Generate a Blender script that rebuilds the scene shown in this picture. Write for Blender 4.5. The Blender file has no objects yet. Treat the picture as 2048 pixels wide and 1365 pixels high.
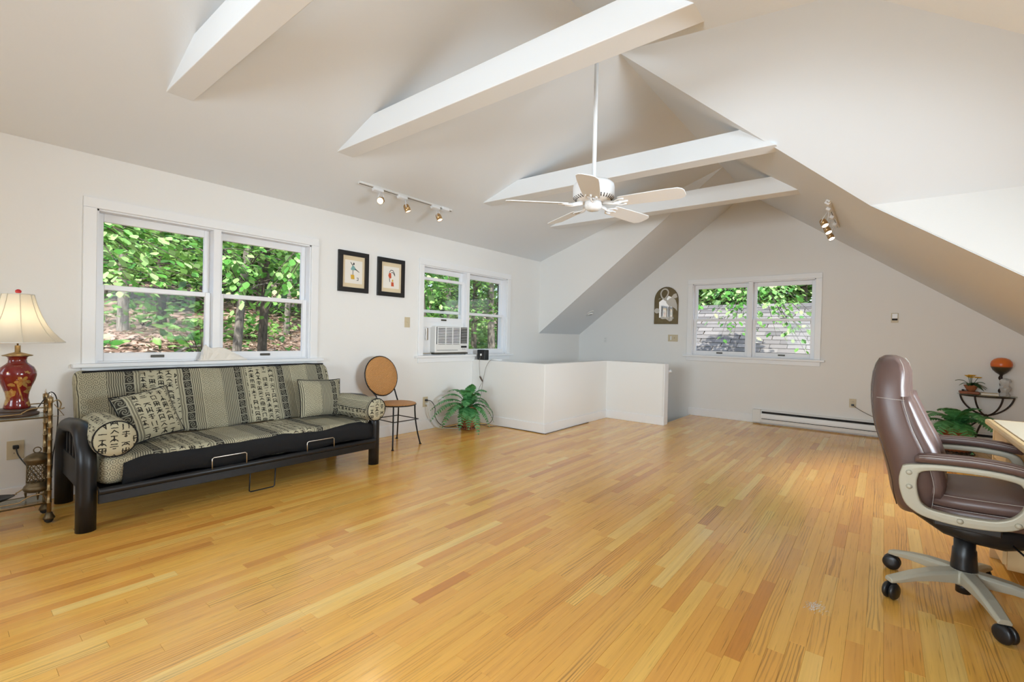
import bpy, math, random
import numpy as np
from mathutils import Vector, Matrix
random.seed(11); rng=np.random.default_rng(5)
S=bpy.context.scene; COL=S.collection
rad=math.radians; PI=math.pi

# ------------------------------------------------------------------ camera
F_PX,YAW,PITCH,ROLL,CAM_Z=932.438,0.673510,-0.010442,0.022301,1.15
def cam_axes():
    cy,sy,cp,sp=math.cos(YAW),math.sin(YAW),math.cos(PITCH),math.sin(PITCH)
    fwd=Vector((cy*cp,sy*cp,sp)); right=Vector((sy,-cy,0)); up=right.cross(fwd)
    cr,sr=math.cos(ROLL),math.sin(ROLL)
    return right*cr+up*sr, up*cr-right*sr, fwd
_r,_u,_f=cam_axes()
cd=bpy.data.cameras.new('camera'); cam=bpy.data.objects.new('camera',cd); COL.objects.link(cam)
cam.matrix_world=Matrix(((_r.x,_u.x,-_f.x,0),(_r.y,_u.y,-_f.y,0),(_r.z,_u.z,-_f.z,CAM_Z),(0,0,0,1)))
cd.sensor_width=36; cd.lens=F_PX/2048*36; cd.clip_start=.02; cd.clip_end=300
S.camera=cam
S.cycles.use_adaptive_sampling=True; S.cycles.adaptive_threshold=.05; S.cycles.max_bounces=8; S.cycles.glossy_bounces=3; S.cycles.transmission_bounces=4; S.cycles.transparent_max_bounces=10; S.cycles.caustics_reflective=False; S.cycles.caustics_refractive=False
S.view_settings.view_transform='Standard'; S.view_settings.look='None'; S.view_settings.gamma=1
S.view_settings.exposure=0.10; S.view_settings.use_curve_mapping=False

# ------------------------------------------------------------------ sky, sun and lights
W=bpy.data.worlds.new('sky'); S.world=W; W.use_nodes=True
nt=W.node_tree; nt.nodes.clear()
sk=nt.nodes.new('ShaderNodeTexSky'); sk.sky_type='NISHITA'; sk.sun_disc=False
sk.sun_elevation=rad(52); sk.sun_rotation=rad(200); sk.air_density=1.0; sk.dust_density=2.0
bg=nt.nodes.new('ShaderNodeBackground'); bg.inputs[1].default_value=.42
wo=nt.nodes.new('ShaderNodeOutputWorld'); nt.links.new(sk.outputs[0],bg.inputs[0]); nt.links.new(bg.outputs[0],wo.inputs[0])
def light(name,typ,loc,energy,color=(1,1,1),direction=None,**kw):
    ld=bpy.data.lights.new(name,typ); ld.energy=energy; ld.color=color
    for k,v in kw.items(): setattr(ld,k,v)
    o=bpy.data.objects.new(name,ld); COL.objects.link(o); o.location=loc
    if direction is not None: o.rotation_euler=Vector(direction).to_track_quat('-Z','Y').to_euler()
    return o
light('sun','SUN',(0,0,20),6.5,(1,.95,.87),(.55,.42,-.80),angle=.02)
# area lamps added at unseen windows to brighten the interior, then the camera flash
light('fill_lamp_dormer','AREA',(2.75,-2.52,1.40),46,(.765,.895,1),(.12,1,-.06),shape='RECTANGLE',size=1.5,size_y=1.0,spread=rad(88))
light('fill_lamp_rear','AREA',(-2.9,1.4,1.5),41,(.765,.895,1),(1,.02,.03),shape='RECTANGLE',size=2.2,size_y=1.1,spread=rad(82))
light('fill_lamp_rear_left','AREA',(-1.4,4.26,1.44),14,(.765,.895,1),(.1,-1,.1),shape='RECTANGLE',size=1.5,size_y=1.0)
light('camera_flash','POINT',(0,-.10,1.38),38,(.81,.915,1),shadow_soft_size=.11)

# ------------------------------------------------------------------ mesh helpers
class MB:
    """collects geometry; o = world point that becomes the local origin"""
    def __init__(s,o=(0,0,0)):
        s.v=[];s.f=[];s.u=[];s.sm=[];s.mi=[];s.o=Vector(o);s.T=None;s.m=0
    def add(s,vs,fs,uv=None,smooth=False):
        b=len(s.v)
        for p in vs:
            p=Vector(p)
            if s.T is not None: p=s.T@p
            s.v.append(p-s.o)
        for i,f in enumerate(fs):
            s.f.append([b+k for k in f]); s.sm.append(smooth); s.mi.append(s.m)
            s.u.append(None if uv is None else [uv[k] for k in f] if not callable(uv) else uv(i,f))
        return s
    def box(s,a,b):
        x0,y0,z0=a;x1,y1,z1=b
        return s.add([(x0,y0,z0),(x1,y0,z0),(x1,y1,z0),(x0,y1,z0),(x0,y0,z1),(x1,y0,z1),(x1,y1,z1),(x0,y1,z1)],
              [(0,3,2,1),(4,5,6,7),(0,1,5,4),(1,2,6,5),(2,3,7,6),(3,0,4,7)])
    def poly(s,pts,vec):
        n=len(pts); vec=Vector(vec); P=[Vector(p) for p in pts]
        return s.add(P+[p+vec for p in P],[tuple(range(n))[::-1],tuple(range(n,2*n))]+[(i,(i+1)%n,n+(i+1)%n,n+i) for i in range(n)])
    def loft(s,rings,closed=True,caps=True,smooth=True,uv=None):
        n=len(rings[0]); m=len(rings); vs=[p for r in rings for p in r]; fs=[]; us=[]
        k=n if closed else n-1
        for j in range(m-1):
            for i in range(k):
                i2=(i+1)%n; fs.append((j*n+i,j*n+i2,(j+1)*n+i2,(j+1)*n+i))
                if uv:
                    us.append([uv(j,i),uv(j,i+1),uv(j+1,i+1),uv(j+1,i)])
        if caps and closed:
            fs.append(tuple(range(n))[::-1]); fs.append(tuple((m-1)*n+i for i in range(n)))
            if uv: us.append([uv(0,i) for i in range(n)][::-1]); us.append([uv(m-1,i) for i in range(n)])
        return s.add(vs,fs,(lambda i,f:us[i]) if uv else None,smooth)
    def tube(s,path,r,n=8,closed=False,smooth=True,flat=None):
        P=[Vector(p) for p in path]; m=len(P); rs=r if isinstance(r,(list,tuple)) else [r]*m
        rings=[]; t0=None; nrm=None
        for i in range(m):
            a=P[i-1] if (i>0 or closed) else P[i]; b=P[(i+1)%m] if (i<m-1 or closed) else P[i]
            t=(b-a)
            t=t.normalized() if t.length>1e-9 else Vector((0,0,1))
            if nrm is None:
                h=Vector((0,0,1)) if abs(t.z)<.9 else Vector((1,0,0)); nrm=(h-t*h.dot(t)).normalized()
            else:
                nrm=(nrm-t*nrm.dot(t)); nrm=nrm.normalized() if nrm.length>1e-6 else t.orthogonal().normalized()
            bn=t.cross(nrm); fl=flat or (1,1)
            rings.append([P[i]+(nrm*math.cos(2*PI*k/n)*fl[0]+bn*math.sin(2*PI*k/n)*fl[1])*rs[i] for k in range(n)])
        if closed: rings.append(rings[0])
        return s.loft(rings,True,not closed,smooth)
    def lathe(s,prof,c=(0,0,0),n=24,axis=None,smooth=True,squash=(1,1)):
        rings=[]
        M=None
        if axis is not None: M=Vector(axis).normalized().to_track_quat('Z','Y').to_matrix()
        for r,z in prof:
            ring=[]
            for k in range(n):
                p=Vector((r*math.cos(2*PI*k/n)*squash[0],r*math.sin(2*PI*k/n)*squash[1],z))
                if M is not None: p=M@p
                ring.append(p+Vector(c))
            rings.append(ring)
        return s.loft(rings,True,True,smooth)
    def build(s,name,mat,parent=None,bev=0,seg=2,loc=None,sub=0):
        me=bpy.data.meshes.new(name); me.from_pydata([tuple(p) for p in s.v],[],s.f)
        mats=mat if isinstance(mat,(list,tuple)) else [mat]
        for m in mats: me.materials.append(m)
        me.polygons.foreach_set('use_smooth',s.sm); me.polygons.foreach_set('material_index',s.mi)
        if any(u is not None for u in s.u):
            ul=me.uv_layers.new(name='UVMap').data; k=0
            for u,f in zip(s.u,s.f):
                for j in range(len(f)):
                    if u is not None: ul[k].uv=u[j]
                    k+=1
        me.validate(); me.update()
        o=bpy.data.objects.new(name,me); COL.objects.link(o)
        if loc is not None: o.location=loc
        elif parent is None: o.location=s.o
        if parent is not None: o.parent=parent
        if bev:
            b=o.modifiers.new('bevel','BEVEL'); b.width=bev; b.segments=seg; b.limit_method='ANGLE'; b.angle_limit=rad(40); b.harden_normals=False
        if sub:
            b=o.modifiers.new('sub','SUBSURF'); b.levels=sub; b.render_levels=sub
        return o
def tag(o,label=None,cat=None,group=None,kind=None):
    for k,v in (('label',label),('category',cat),('group',group),('kind',kind)):
        if v: o[k]=v
    return o
def thing(name,label,cat,loc=(0,0,0),rz=0,group=None,kind=None):
    o=bpy.data.objects.new(name,None); COL.objects.link(o); o.location=loc; o.rotation_euler=(0,0,rz); o.empty_display_size=.1
    return tag(o,label,cat,group,kind)
def copy_tree(o,parent=None):
    c=o.copy(); COL.objects.link(c); c.parent=parent
    for ch in list(o.children): copy_tree(ch,c)
    return c
def bez(a,b,c,d,n=12):
    a,b,c,d=map(Vector,(a,b,c,d)); return [a*(1-t)**3+b*3*t*(1-t)**2+c*3*t*t*(1-t)+d*t**3 for t in [i/n for i in range(n+1)]]
def smooth_path(pts,n=6):
    P=[Vector(p) for p in pts]; out=[]
    for i in range(len(P)-1):
        p0=P[max(i-1,0)];p1=P[i];p2=P[i+1];p3=P[min(i+2,len(P)-1)]
        for k in range(n):
            t=k/n; out.append(.5*((2*p1)+(p2-p0)*t+(2*p0-5*p1+4*p2-p3)*t*t+(3*p1-p0-3*p2+p3)*t**3))
    out.append(P[-1]); return out

# ------------------------------------------------------------------ materials
class X:
    """small expression builder for shader maths"""
    def __init__(s,t,k): s.t=t;s.k=k
    def _b(s,op,o,rev=False):
        n=s.t.nodes.new('ShaderNodeMath'); n.operation=op
        a,b=(o,s) if rev else (s,o)
        for i,q in enumerate((a,b)):
            if isinstance(q,X): s.t.links.new(q.k,n.inputs[i])
            elif q is not None: n.inputs[i].default_value=q
        return X(s.t,n.outputs[0])
    def __add__(s,o): return s._b('ADD',o)
    __radd__=__add__
    def __sub__(s,o): return s._b('SUBTRACT',o)
    def __rsub__(s,o): return s._b('SUBTRACT',o,True)
    def __mul__(s,o): return s._b('MULTIPLY',o)
    __rmul__=__mul__
    def __truediv__(s,o): return s._b('DIVIDE',o)
    def __lt__(s,o): return s._b('LESS_THAN',o)
    def __gt__(s,o): return s._b('GREATER_THAN',o)
    def mx(s,o): return s._b('MAXIMUM',o)
    def mn(s,o): return s._b('MINIMUM',o)
    def fr(s): return s._b('FRACT',None)
    def fl(s): return s._b('FLOOR',None)
    def ab(s): return s._b('ABSOLUTE',None)
    def sin(s): return s._b('SINE',None)
    def sq(s): return s._b('SQRT',None)
    def atan2(s,o): return s._b('ARCTAN2',o)
def mat_new(name):
    m=bpy.data.materials.new(name); m.use_nodes=True; return m,m.node_tree,m.node_tree.nodes['Principled BSDF']
def mat(name,col,rough=.5,metal=0,spec=.5,bump=0,bscale=40,var=0,vscale=6,coat=0,emit=None,estr=0,sheen=0,trans=0):
    m,t,p=mat_new(name); L=t.links
    c=(*col,1)
    p.inputs['Base Color'].default_value=c; p.inputs['Roughness'].default_value=rough; p.inputs['Metallic'].default_value=metal
    p.inputs['Specular IOR Level'].default_value=spec; p.inputs['Coat Weight'].default_value=coat
    if sheen: p.inputs['Sheen Weight'].default_value=sheen
    if trans: p.inputs['Transmission Weight'].default_value=trans
    if emit: p.inputs['Emission Color'].default_value=(*emit,1); p.inputs['Emission Strength'].default_value=estr
    co=t.nodes.new('ShaderNodeTexCoord')
    if var:
        n=t.nodes.new('ShaderNodeTexNoise'); n.inputs['Scale'].default_value=vscale; n.inputs['Detail'].default_value=4
        L.new(co.outputs['Object'],n.inputs['Vector'])
        r=t.nodes.new('ShaderNodeMixRGB'); r.inputs[1].default_value=tuple(min(1,k*(1-var)) for k in col)+(1,); r.inputs[2].default_value=tuple(min(1,k*(1+var)) for k in col)+(1,)
        L.new(n.outputs[0],r.inputs[0]); L.new(r.outputs[0],p.inputs['Base Color'])
    if bump:
        n=t.nodes.new('ShaderNodeTexNoise'); n.inputs['Scale'].default_value=bscale; n.inputs['Detail'].default_value=5
        L.new(co.outputs['Object'],n.inputs['Vector'])
        b=t.nodes.new('ShaderNodeBump'); b.inputs['Strength'].default_value=bump; b.inputs['Distance'].default_value=.01
        L.new(n.outputs[0],b.inputs['Height']); L.new(b.outputs[0],p.inputs['Normal'])
    return m
def srgb(r,g,b): 
    f=lambda c:(c/255/12.92 if c/255<=.04045 else ((c/255+.055)/1.055)**2.4)
    return (f(r),f(g),f(b))
M={}
M['wall']=mat('wall_paint',(.85,.835,.805),.62,spec=.3,bump=.05,bscale=90)
M['ceil']=mat('ceiling_paint',(.81,.83,.845),.7,spec=.25,bump=.05,bscale=60)
M['trim']=mat('trim_paint',(.87,.87,.87),.35,spec=.45)
M['beam']=mat('beam_paint',(.85,.86,.865),.45,spec=.4,bump=.06,bscale=12)
M['sash']=mat('sash_paint',(.86,.86,.87),.35)
M['white']=mat('white_enamel',(.86,.86,.86),.3)
M['offwhite']=mat('off_white_metal',(.80,.79,.76),.38)
M['almond']=mat('almond_plastic',srgb(205,190,158),.4)
M['black_metal']=mat('black_powder_coat',(.009,.0095,.011),.36,spec=.4)
M['black_fab']=mat('black_canvas',(.017,.017,.018),.9,spec=.2,bump=.35,bscale=240)
M['black_pl']=mat('black_plastic',(.012,.012,.013),.35)
M['rubber']=mat('black_rubber',(.02,.02,.02),.6)
M['slot']=mat('dark_slot',(.01,.01,.01),.8)
M['bronze']=mat('dark_bronze_fitting',srgb(74,70,60),.45,metal=.4)
M['dark_iron']=mat('dark_iron',srgb(52,40,34),.5,metal=.3)
M['chrome']=mat('satin_nickel',(.68,.64,.58),.28,metal=1)
M['brass']=mat('aged_brass',srgb(150,128,92),.32,metal=.9,var=.25,vscale=30)
M['gold']=mat('brushed_gold',srgb(196,160,112),.3,metal=.9)
M['lantern']=mat('antique_bronze',srgb(112,96,70),.45,metal=.75,var=.3,vscale=25)
M['leather']=mat('brown_leather',srgb(102,80,74),.36,spec=.5,bump=.045,bscale=220,var=.08,vscale=5)
M['stitch']=mat('pale_thread',srgb(205,198,190),.7)
M['champagne']=mat('champagne_lacquer',srgb(186,182,164),.42,metal=.12)
M['terracotta']=mat('brown_wicker_pot',srgb(158,96,58),.7,bump=.5,bscale=70,var=.25,vscale=30)
M['wood_dark']=mat('dark_turned_wood',srgb(70,52,40),.4,var=.2,vscale=14)
M['wood_red']=mat('red_brown_wood',srgb(150,84,50),.45,var=.2,vscale=14)
M['desk_top']=mat('cream_laminate',srgb(238,226,200),.35)
M['desk_wood']=mat('pale_maple',srgb(232,200,148),.4,var=.08,vscale=10)
M['desk_panel']=mat('brown_panel',srgb(140,98,74),.5,var=.1,vscale=8)
M['mat_board']=mat('tan_mat_board',srgb(226,207,172),.85)
M['paper']=mat('ivory_paper',srgb(238,232,222),.85)
M['teal']=mat('teal_ink',srgb(130,172,170),.8); M['ochre']=mat('ochre_ink',srgb(214,170,60),.8)
M['red_ink']=mat('red_ink',srgb(200,84,48),.8); M['ink']=mat('dark_ink',srgb(60,58,60),.8)
M['red_lac']=None
M['carpet']=mat('grey_carpet',srgb(170,172,164),.95,bump=.3,bscale=300)
M['cord_white']=mat('white_cord',(.75,.74,.70),.5)
M['cord_tan']=mat('tan_cord',srgb(120,104,90),.5)
M['leaf_fern']=None
M['mirror']=mat('mirror_glass',(.9,.9,.9),.03,metal=1)
M['patina']=mat('olive_bronze_patina',srgb(110,96,66),.4,metal=.5,var=.35,vscale=14)
M['stone']=mat('pale_pearl_inlay',srgb(205,200,190),.35,var=.06)
M['orange']=None
def glass_mat(name,tint=(1,1,1),amount=.10,rough=0.0):
    m=bpy.data.materials.new(name); m.use_nodes=True; t=m.node_tree; t.nodes.clear()
    o=t.nodes.new('ShaderNodeOutputMaterial'); tr=t.nodes.new('ShaderNodeBsdfTransparent'); tr.inputs[0].default_value=(*tint,1)
    g=t.nodes.new('ShaderNodeBsdfGlossy'); g.inputs['Roughness'].default_value=rough
    fz=t.nodes.new('ShaderNodeFresnel'); fz.inputs[0].default_value=1.45; mu=t.nodes.new('ShaderNodeMath'); mu.operation='MULTIPLY'; mu.inputs[1].default_value=amount*10
    t.links.new(fz.outputs[0],mu.inputs[0]); mx=t.nodes.new('ShaderNodeMixShader')
    t.links.new(mu.outputs[0],mx.inputs[0]); t.links.new(tr.outputs[0],mx.inputs[1]); t.links.new(g.outputs[0],mx.inputs[2]); t.links.new(mx.outputs[0],o.inputs[0])
    return m
M['glass']=glass_mat('window_glass',(.97,.985,.98),.008)
M['table_glass']=glass_mat('table_glass',(.88,.92,.90),.06)
M['crystal']=mat('crystal',(.92,.94,.95),.05,trans=.6,spec=.7)
def tex_xyz(t,out='Object'):
    co=t.nodes.new('ShaderNodeTexCoord'); sp=t.nodes.new('ShaderNodeSeparateXYZ'); t.links.new(co.outputs[out],sp.inputs[0])
    return X(t,sp.outputs[0]),X(t,sp.outputs[1]),X(t,sp.outputs[2]),co
def comb(t,a,b,c=0.0):
    n=t.nodes.new('ShaderNodeCombineXYZ')
    for i,q in enumerate((a,b,c)):
        if isinstance(q,X): t.links.new(q.k,n.inputs[i])
        else: n.inputs[i].default_value=q
    return n.outputs[0]
def noise(t,vec,scale,detail=3,dist=0,rough=.5):
    n=t.nodes.new('ShaderNodeTexNoise'); n.inputs['Scale'].default_value=scale; n.inputs['Detail'].default_value=detail
    n.inputs['Distortion'].default_value=dist; n.inputs['Roughness'].default_value=rough
    t.links.new(vec,n.inputs['Vector']); return X(t,n.outputs[0])
def white(t,vec):
    n=t.nodes.new('ShaderNodeTexWhiteNoise'); n.noise_dimensions='3D'; t.links.new(vec,n.inputs['Vector'])
    s=t.nodes.new('ShaderNodeSeparateColor'); t.links.new(n.outputs['Color'],s.inputs[0]); return [X(t,s.outputs[i]) for i in range(3)]
def ramp(t,x,stops,interp='LINEAR'):
    n=t.nodes.new('ShaderNodeValToRGB'); n.color_ramp.interpolation=interp; e=n.color_ramp.elements
    while len(e)<len(stops): e.new(.5)
    for k,(p,c) in enumerate(stops): e[k].position=p; e[k].color=(*c,1)
    t.links.new(x.k,n.inputs[0]); return n.outputs[0]
def mixc(t,fac,a,b,mode='MIX'):
    n=t.nodes.new('ShaderNodeMixRGB'); n.blend_type=mode
    for i,q in enumerate((fac,a,b)):
        if isinstance(q,X): t.links.new(q.k,n.inputs[i])
        elif isinstance(q,tuple): n.inputs[i].default_value=(*q,1)
        elif isinstance(q,(int,float)): n.inputs[i].default_value=q
        else: t.links.new(q,n.inputs[i])
    return n.outputs[0]
def bump(t,p,h,strength=.2,dist=.005):
    b=t.nodes.new('ShaderNodeBump'); b.inputs['Strength'].default_value=strength; b.inputs['Distance'].default_value=dist
    t.links.new(h.k,b.inputs['Height']); t.links.new(b.outputs[0],p.inputs['Normal'])

# honey oak strip floor: 'tone' is a random number stored on every board
def oak():
    m,t,p=mat_new('honey_oak'); at=t.nodes.new('ShaderNodeAttribute'); at.attribute_name='tone'; tone=X(t,at.outputs['Fac'])
    x,y,z,co=tex_xyz(t)
    ox=x+tone*37.0; oy=y+tone*11.0
    base=ramp(t,tone,[(0,srgb(214,142,62)),(.2,srgb(234,166,76)),(.45,srgb(248,190,90)),(.62,srgb(240,176,84)),(.8,srgb(252,202,104)),(1,srgb(253,213,124))])
    g1=noise(t,comb(t,ox*1.3,oy*55.0,tone*9.0),1.0,6,.4)           # fine straight grain
    w=t.nodes.new('ShaderNodeTexWave'); w.wave_type='BANDS'; w.bands_direction='Y'; w.inputs['Scale'].default_value=7.5; w.inputs['Distortion'].default_value=11; w.inputs['Detail'].default_value=3; w.inputs['Detail Scale'].default_value=.9
    t.links.new(comb(t,ox*.22,oy*3.0,tone*5.0),w.inputs['Vector']); cath=X(t,w.outputs[0])    # cathedral figure
    pores=noise(t,comb(t,ox*5.0,oy*170.0,0.0),1.0,3)
    patch=((noise(t,comb(t,ox*1.1,oy*6.0,tone*3.0),1.0,2)-.42)*4.0).mx(0.0).mn(1.0)
    k=((cath-.62)*2.6).mx(0.0).mn(1.0)*(((tone*7.3).fr()>.5)*.6+.08)*patch
    c=mixc(t,(g1-.40)*.8,base,srgb(186,124,58))
    c=mixc(t,k*.85,c,srgb(116,68,34))
    c=mixc(t,((pores-.60)*3.4).mx(0.0).mn(.5),c,srgb(96,56,28))
    t.links.new(c,p.inputs['Base Color'])
    rv=noise(t,co.outputs['Object'],2.2,4)
    t.links.new((rv*.12+.15+k*.05).k,p.inputs['Roughness'])
    p.inputs['Specular IOR Level'].default_value=.5; p.inputs['Coat Weight'].default_value=.35; p.inputs['Coat Roughness'].default_value=.15
    bump(t,p,g1*.4+k*.4+noise(t,co.outputs['Object'],9,2)*1.6,.10,.004)
    return m
M['oak']=oak()

# woven cloth with bands of spirals, wavy stripes, boxed motifs and brush-stroke signs (UV in metres)
def cloth(name,warm=1.0):
    m,t,p=mat_new(name)
    co=t.nodes.new('ShaderNodeTexCoord'); sp=t.nodes.new('ShaderNodeSeparateXYZ'); t.links.new(co.outputs['UV'],sp.inputs[0])
    u0,v=X(t,sp.outputs[0]),X(t,sp.outputs[1])
    wob=noise(t,comb(t,u0*2.0,v*14.0),1.0,2)
    u=u0+(wob-.5)*.016
    PER=.70; f=(u/PER).fr()
    def band(a,b): return (f>a)*(f<b)
    d1=noise(t,comb(t,u0*60.0,v*60.0),1.0,1)-.5; d2=noise(t,comb(t,u0*60.0+7.0,v*60.0+3.0),1.0,1)-.5
    # spirals
    def cell(us,vs):
        a=(u0/us); b=(v/vs); return a.fr()-.5,b.fr()-.5,a.fl(),b.fl()
    a,b,_,_=cell(.034,.034); rr=(a*a+b*b).sq(); sp1=((rr*21.0+a.atan2(b)+d1*2.0).sin()>.45)
    # boxed motif
    _,b2,_,_=cell(.05,.062); 
    def boxes(c0):
        a2=(f-c0)/.076+d1*.04
        r2=(a2*a2+b2*b2).sq()
        ins=(a2.ab()<.44)*(b2.ab()<.43)
        motif=((r2*26.0+a2.atan2(b2)*2.0).sin()>.35)*(r2<.40)
        return ins*(1.0-motif*.8)
    # wavy stripes
    st=((u/.0125).fr()<.46); stw=((u/.0165).fr()<.62)
    # brush-stroke signs
    cu,cv=.052,.047
    ga=((u0/cu).fr()+d1*.16); gb=((v/cv+((u0/cu).fl()*.37)).fr()+d2*.16)
    q=white(t,comb(t,(u0/cu).fl(),(v/cv+((u0/cu).fl()*.37)).fl(),1.0)); q2=white(t,comb(t,(u0/cu).fl(),(v/cv+((u0/cu).fl()*.37)).fl(),5.0))
    def hb(y0,x0,x1,w): return ((gb-y0).ab()<w)*(ga>x0)*(ga<x1)
    def vb(x0,y0,y1,w): return ((ga-x0).ab()<w)*(gb>y0)*(gb<y1)
    def dg(x0,y0,k,lo,hi,w): return ((gb-y0-(ga-x0)*k).ab()<w)*(ga>lo)*(ga<hi)
    ink=hb(.80,.2,.8,.055)*(q[0]>.25)
    ink=ink.mx(vb(.5,.15,.88,.055)*(q[1]>.4)); ink=ink.mx(hb(.52,.14,.86,.05)*(q[2]>.35))
    ink=ink.mx(dg(.5,.5,1.1,.15,.5,.075)*(q2[0]>.35)); ink=ink.mx(dg(.5,.5,-1.1,.5,.85,.075)*(q2[0]>.35))
    ink=ink.mx(vb(.24,.15,.8,.05)*(q2[1]>.55)); ink=ink.mx(vb(.76,.12,.8,.05)*(q2[1]>.55)); ink=ink.mx(hb(.28,.35,.65,.05)*(q2[2]>.55))
    dark=band(0,.20)*sp1*.72
    dark=dark+band(.20,.335)*st*.8+band(.335,.415)*boxes(.375)*.95+band(.415,.465)*stw*.6+band(.465,.775)*ink
    dark=dark+band(.775,.825)*stw*.6+band(.825,.905)*boxes(.865)*.95+band(.905,1.0)*st*.8
    base=mixc(t,noise(t,comb(t,u0*9.0,v*9.0),1.0,2),srgb(174,167,140),srgb(192,185,159))
    grnd=mixc(t,band(.335,.415)+band(.825,.905)+band(.20,.335)*.5,base,srgb(150,146,128))
    weave=noise(t,comb(t,u0*900.0,v*900.0),1.0,1)
    c=mixc(t,dark.mn(1.0),grnd,srgb(40,38,34)); c=mixc(t,(weave-.5).ab()*.7,c,srgb(84,80,68))
    t.links.new(c,p.inputs['Base Color']); p.inputs['Roughness'].default_value=.9; p.inputs['Specular IOR Level'].default_value=.15
    bump(t,p,weave+dark*.5,.25,.002)
    return m
M['cloth']=cloth('patterned_futon_cloth')

def cane():
    m,t,p=mat_new('woven_cane'); x,y,z,co=tex_xyz(t)
    s=(x*2*PI/.022).sin()*((y+z)*2*PI/.022).sin(); d=((x+y+z)*2*PI/.022).sin()
    c=mixc(t,((s*.5+.5)*.8).mn(1.0),srgb(182,122,62),srgb(226,170,104)); c=mixc(t,((s*d)>.45)*.75,c,srgb(92,52,24))
    t.links.new(c,p.inputs['Base Color']); p.inputs['Roughness'].default_value=.5; bump(t,p,s+d*.5,.6,.003); return m
M['cane']=cane()

def red_lacquer():
    m,t,p=mat_new('red_lacquer_gold_lotus'); x,y,z,co=tex_xyz(t)
    # gold flower and pads painted on the belly: petals from polar waves, pads and stems from noise masks
    def petals(cx,cz,r,k):
        a=(x-cx); b=(z-cz); rr=(a*a+b*b).sq(); th=a.atan2(b)
        return rr<((th*k).sin().ab()*.55+.45)*r
    face=y<0.0
    fl=petals(.015,.200,.034,3.0)*face
    pads=((noise(t,comb(t,x*16.0,y*9.0,z*15.0),1.0,2)>.54)*(z<.17)*(z>.055))
    stem=(((x-.012+(z-.12)*.25).ab()<.0035)*(z<.19)*(z>.09))*face
    vein=(noise(t,comb(t,x*90.0,y*60.0,z*90.0),1.0,2)>.46)
    g=(fl.mx(pads).mx(stem))
    spk=(noise(t,comb(t,x*34.0,y*20.0,z*30.0+4.0),1.0,3)>.66)*(z>.17)
    fac=(g*(vein*.6+.4)).mx(spk*.7)
    c=mixc(t,noise(t,co.outputs['Object'],18,3),srgb(126,22,20),srgb(92,12,14)); c=mixc(t,fac,c,srgb(190,150,84))
    t.links.new(c,p.inputs['Base Color']); p.inputs['Roughness'].default_value=.16; p.inputs['Coat Weight'].default_value=.4
    t.links.new((fac*.5).k,p.inputs['Metallic']); return m
M['red_lac']=red_lacquer()

def translucent(name,col,tr=.5,rough=.6):
    m=bpy.data.materials.new(name); m.use_nodes=True; t=m.node_tree; t.nodes.clear()
    o=t.nodes.new('ShaderNodeOutputMaterial'); d=t.nodes.new('ShaderNodeBsdfDiffuse'); d.inputs[0].default_value=(*col,1)
    r=t.nodes.new('ShaderNodeBsdfTranslucent'); r.inputs[0].default_value=(*col,1)
    mx=t.nodes.new('ShaderNodeMixShader'); mx.inputs[0].default_value=tr
    t.links.new(d.outputs[0],mx.inputs[1]); t.links.new(r.outputs[0],mx.inputs[2]); t.links.new(mx.outputs[0],o.inputs[0]); return m
M['shade']=translucent('cream_lamp_shade',(.88,.84,.74),.5)
def leafmat(name,c0,c1,c2,tr=.35):
    m=bpy.data.materials.new(name); m.use_nodes=True; t=m.node_tree; t.nodes.clear()
    o=t.nodes.new('ShaderNodeOutputMaterial'); g=t.nodes.new('ShaderNodeNewGeometry'); oi=t.nodes.new('ShaderNodeObjectInfo')
    k=(X(t,g.outputs['Random Per Island'])+X(t,oi.outputs['Random'])*.77).fr()
    c=ramp(t,k,[(0,c0),(.5,c1),(1,c2)])
    p=t.nodes.new('ShaderNodeBsdfPrincipled'); p.inputs['Roughness'].default_value=.38; t.links.new(c,p.inputs['Base Color'])
    r=t.nodes.new('ShaderNodeBsdfTranslucent'); t.links.new(mixc(t,.5,c,(.32,.55,.10)),r.inputs[0])
    mx=t.nodes.new('ShaderNodeMixShader'); mx.inputs[0].default_value=tr
    t.links.new(p.outputs[0],mx.inputs[1]); t.links.new(r.outputs[0],mx.inputs[2]); t.links.new(mx.outputs[0],o.inputs[0]); return m
M['leaf_tree']=leafmat('beech_leaves',srgb(48,98,40),srgb(92,150,64),srgb(168,206,122),.36)  # pale end of the ramp holds painted sun highlights
M['leaf_near']=leafmat('near_beech_leaves',srgb(66,128,48),srgb(118,184,84),srgb(198,226,158),.40)  # palest tone puts sunlit highlights into the leaf colour
M['leaf_dark']=leafmat('dark_leaves',srgb(30,58,30),srgb(52,92,44),srgb(84,130,64),.28)
M['leaf_fern']=leafmat('fern_leaves',srgb(54,120,66),srgb(80,150,88),srgb(116,182,120),.2)
M['leaf_pot']=leafmat('pot_plant_leaves',srgb(34,62,36),srgb(44,78,44),srgb(54,90,50),.1)
M['petal']=mat('yellow_petals',srgb(232,178,40),.6)
def bark(name,a,b):
    m,t,p=mat_new(name); x,y,z,co=tex_xyz(t)
    n=noise(t,comb(t,x*22.0,y*22.0,z*5.0),1.0,5,1.0); t.links.new(ramp(t,n,[(.3,a),(.7,b)]),p.inputs['Base Color']); p.inputs['Roughness'].default_value=.95
    bump(t,p,n,.8,.02); return m
M['bark']=bark('grey_bark',srgb(78,72,66),srgb(150,142,132)); M['bark_dark']=bark('dark_bark',srgb(50,44,38),srgb(104,94,82))
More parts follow.
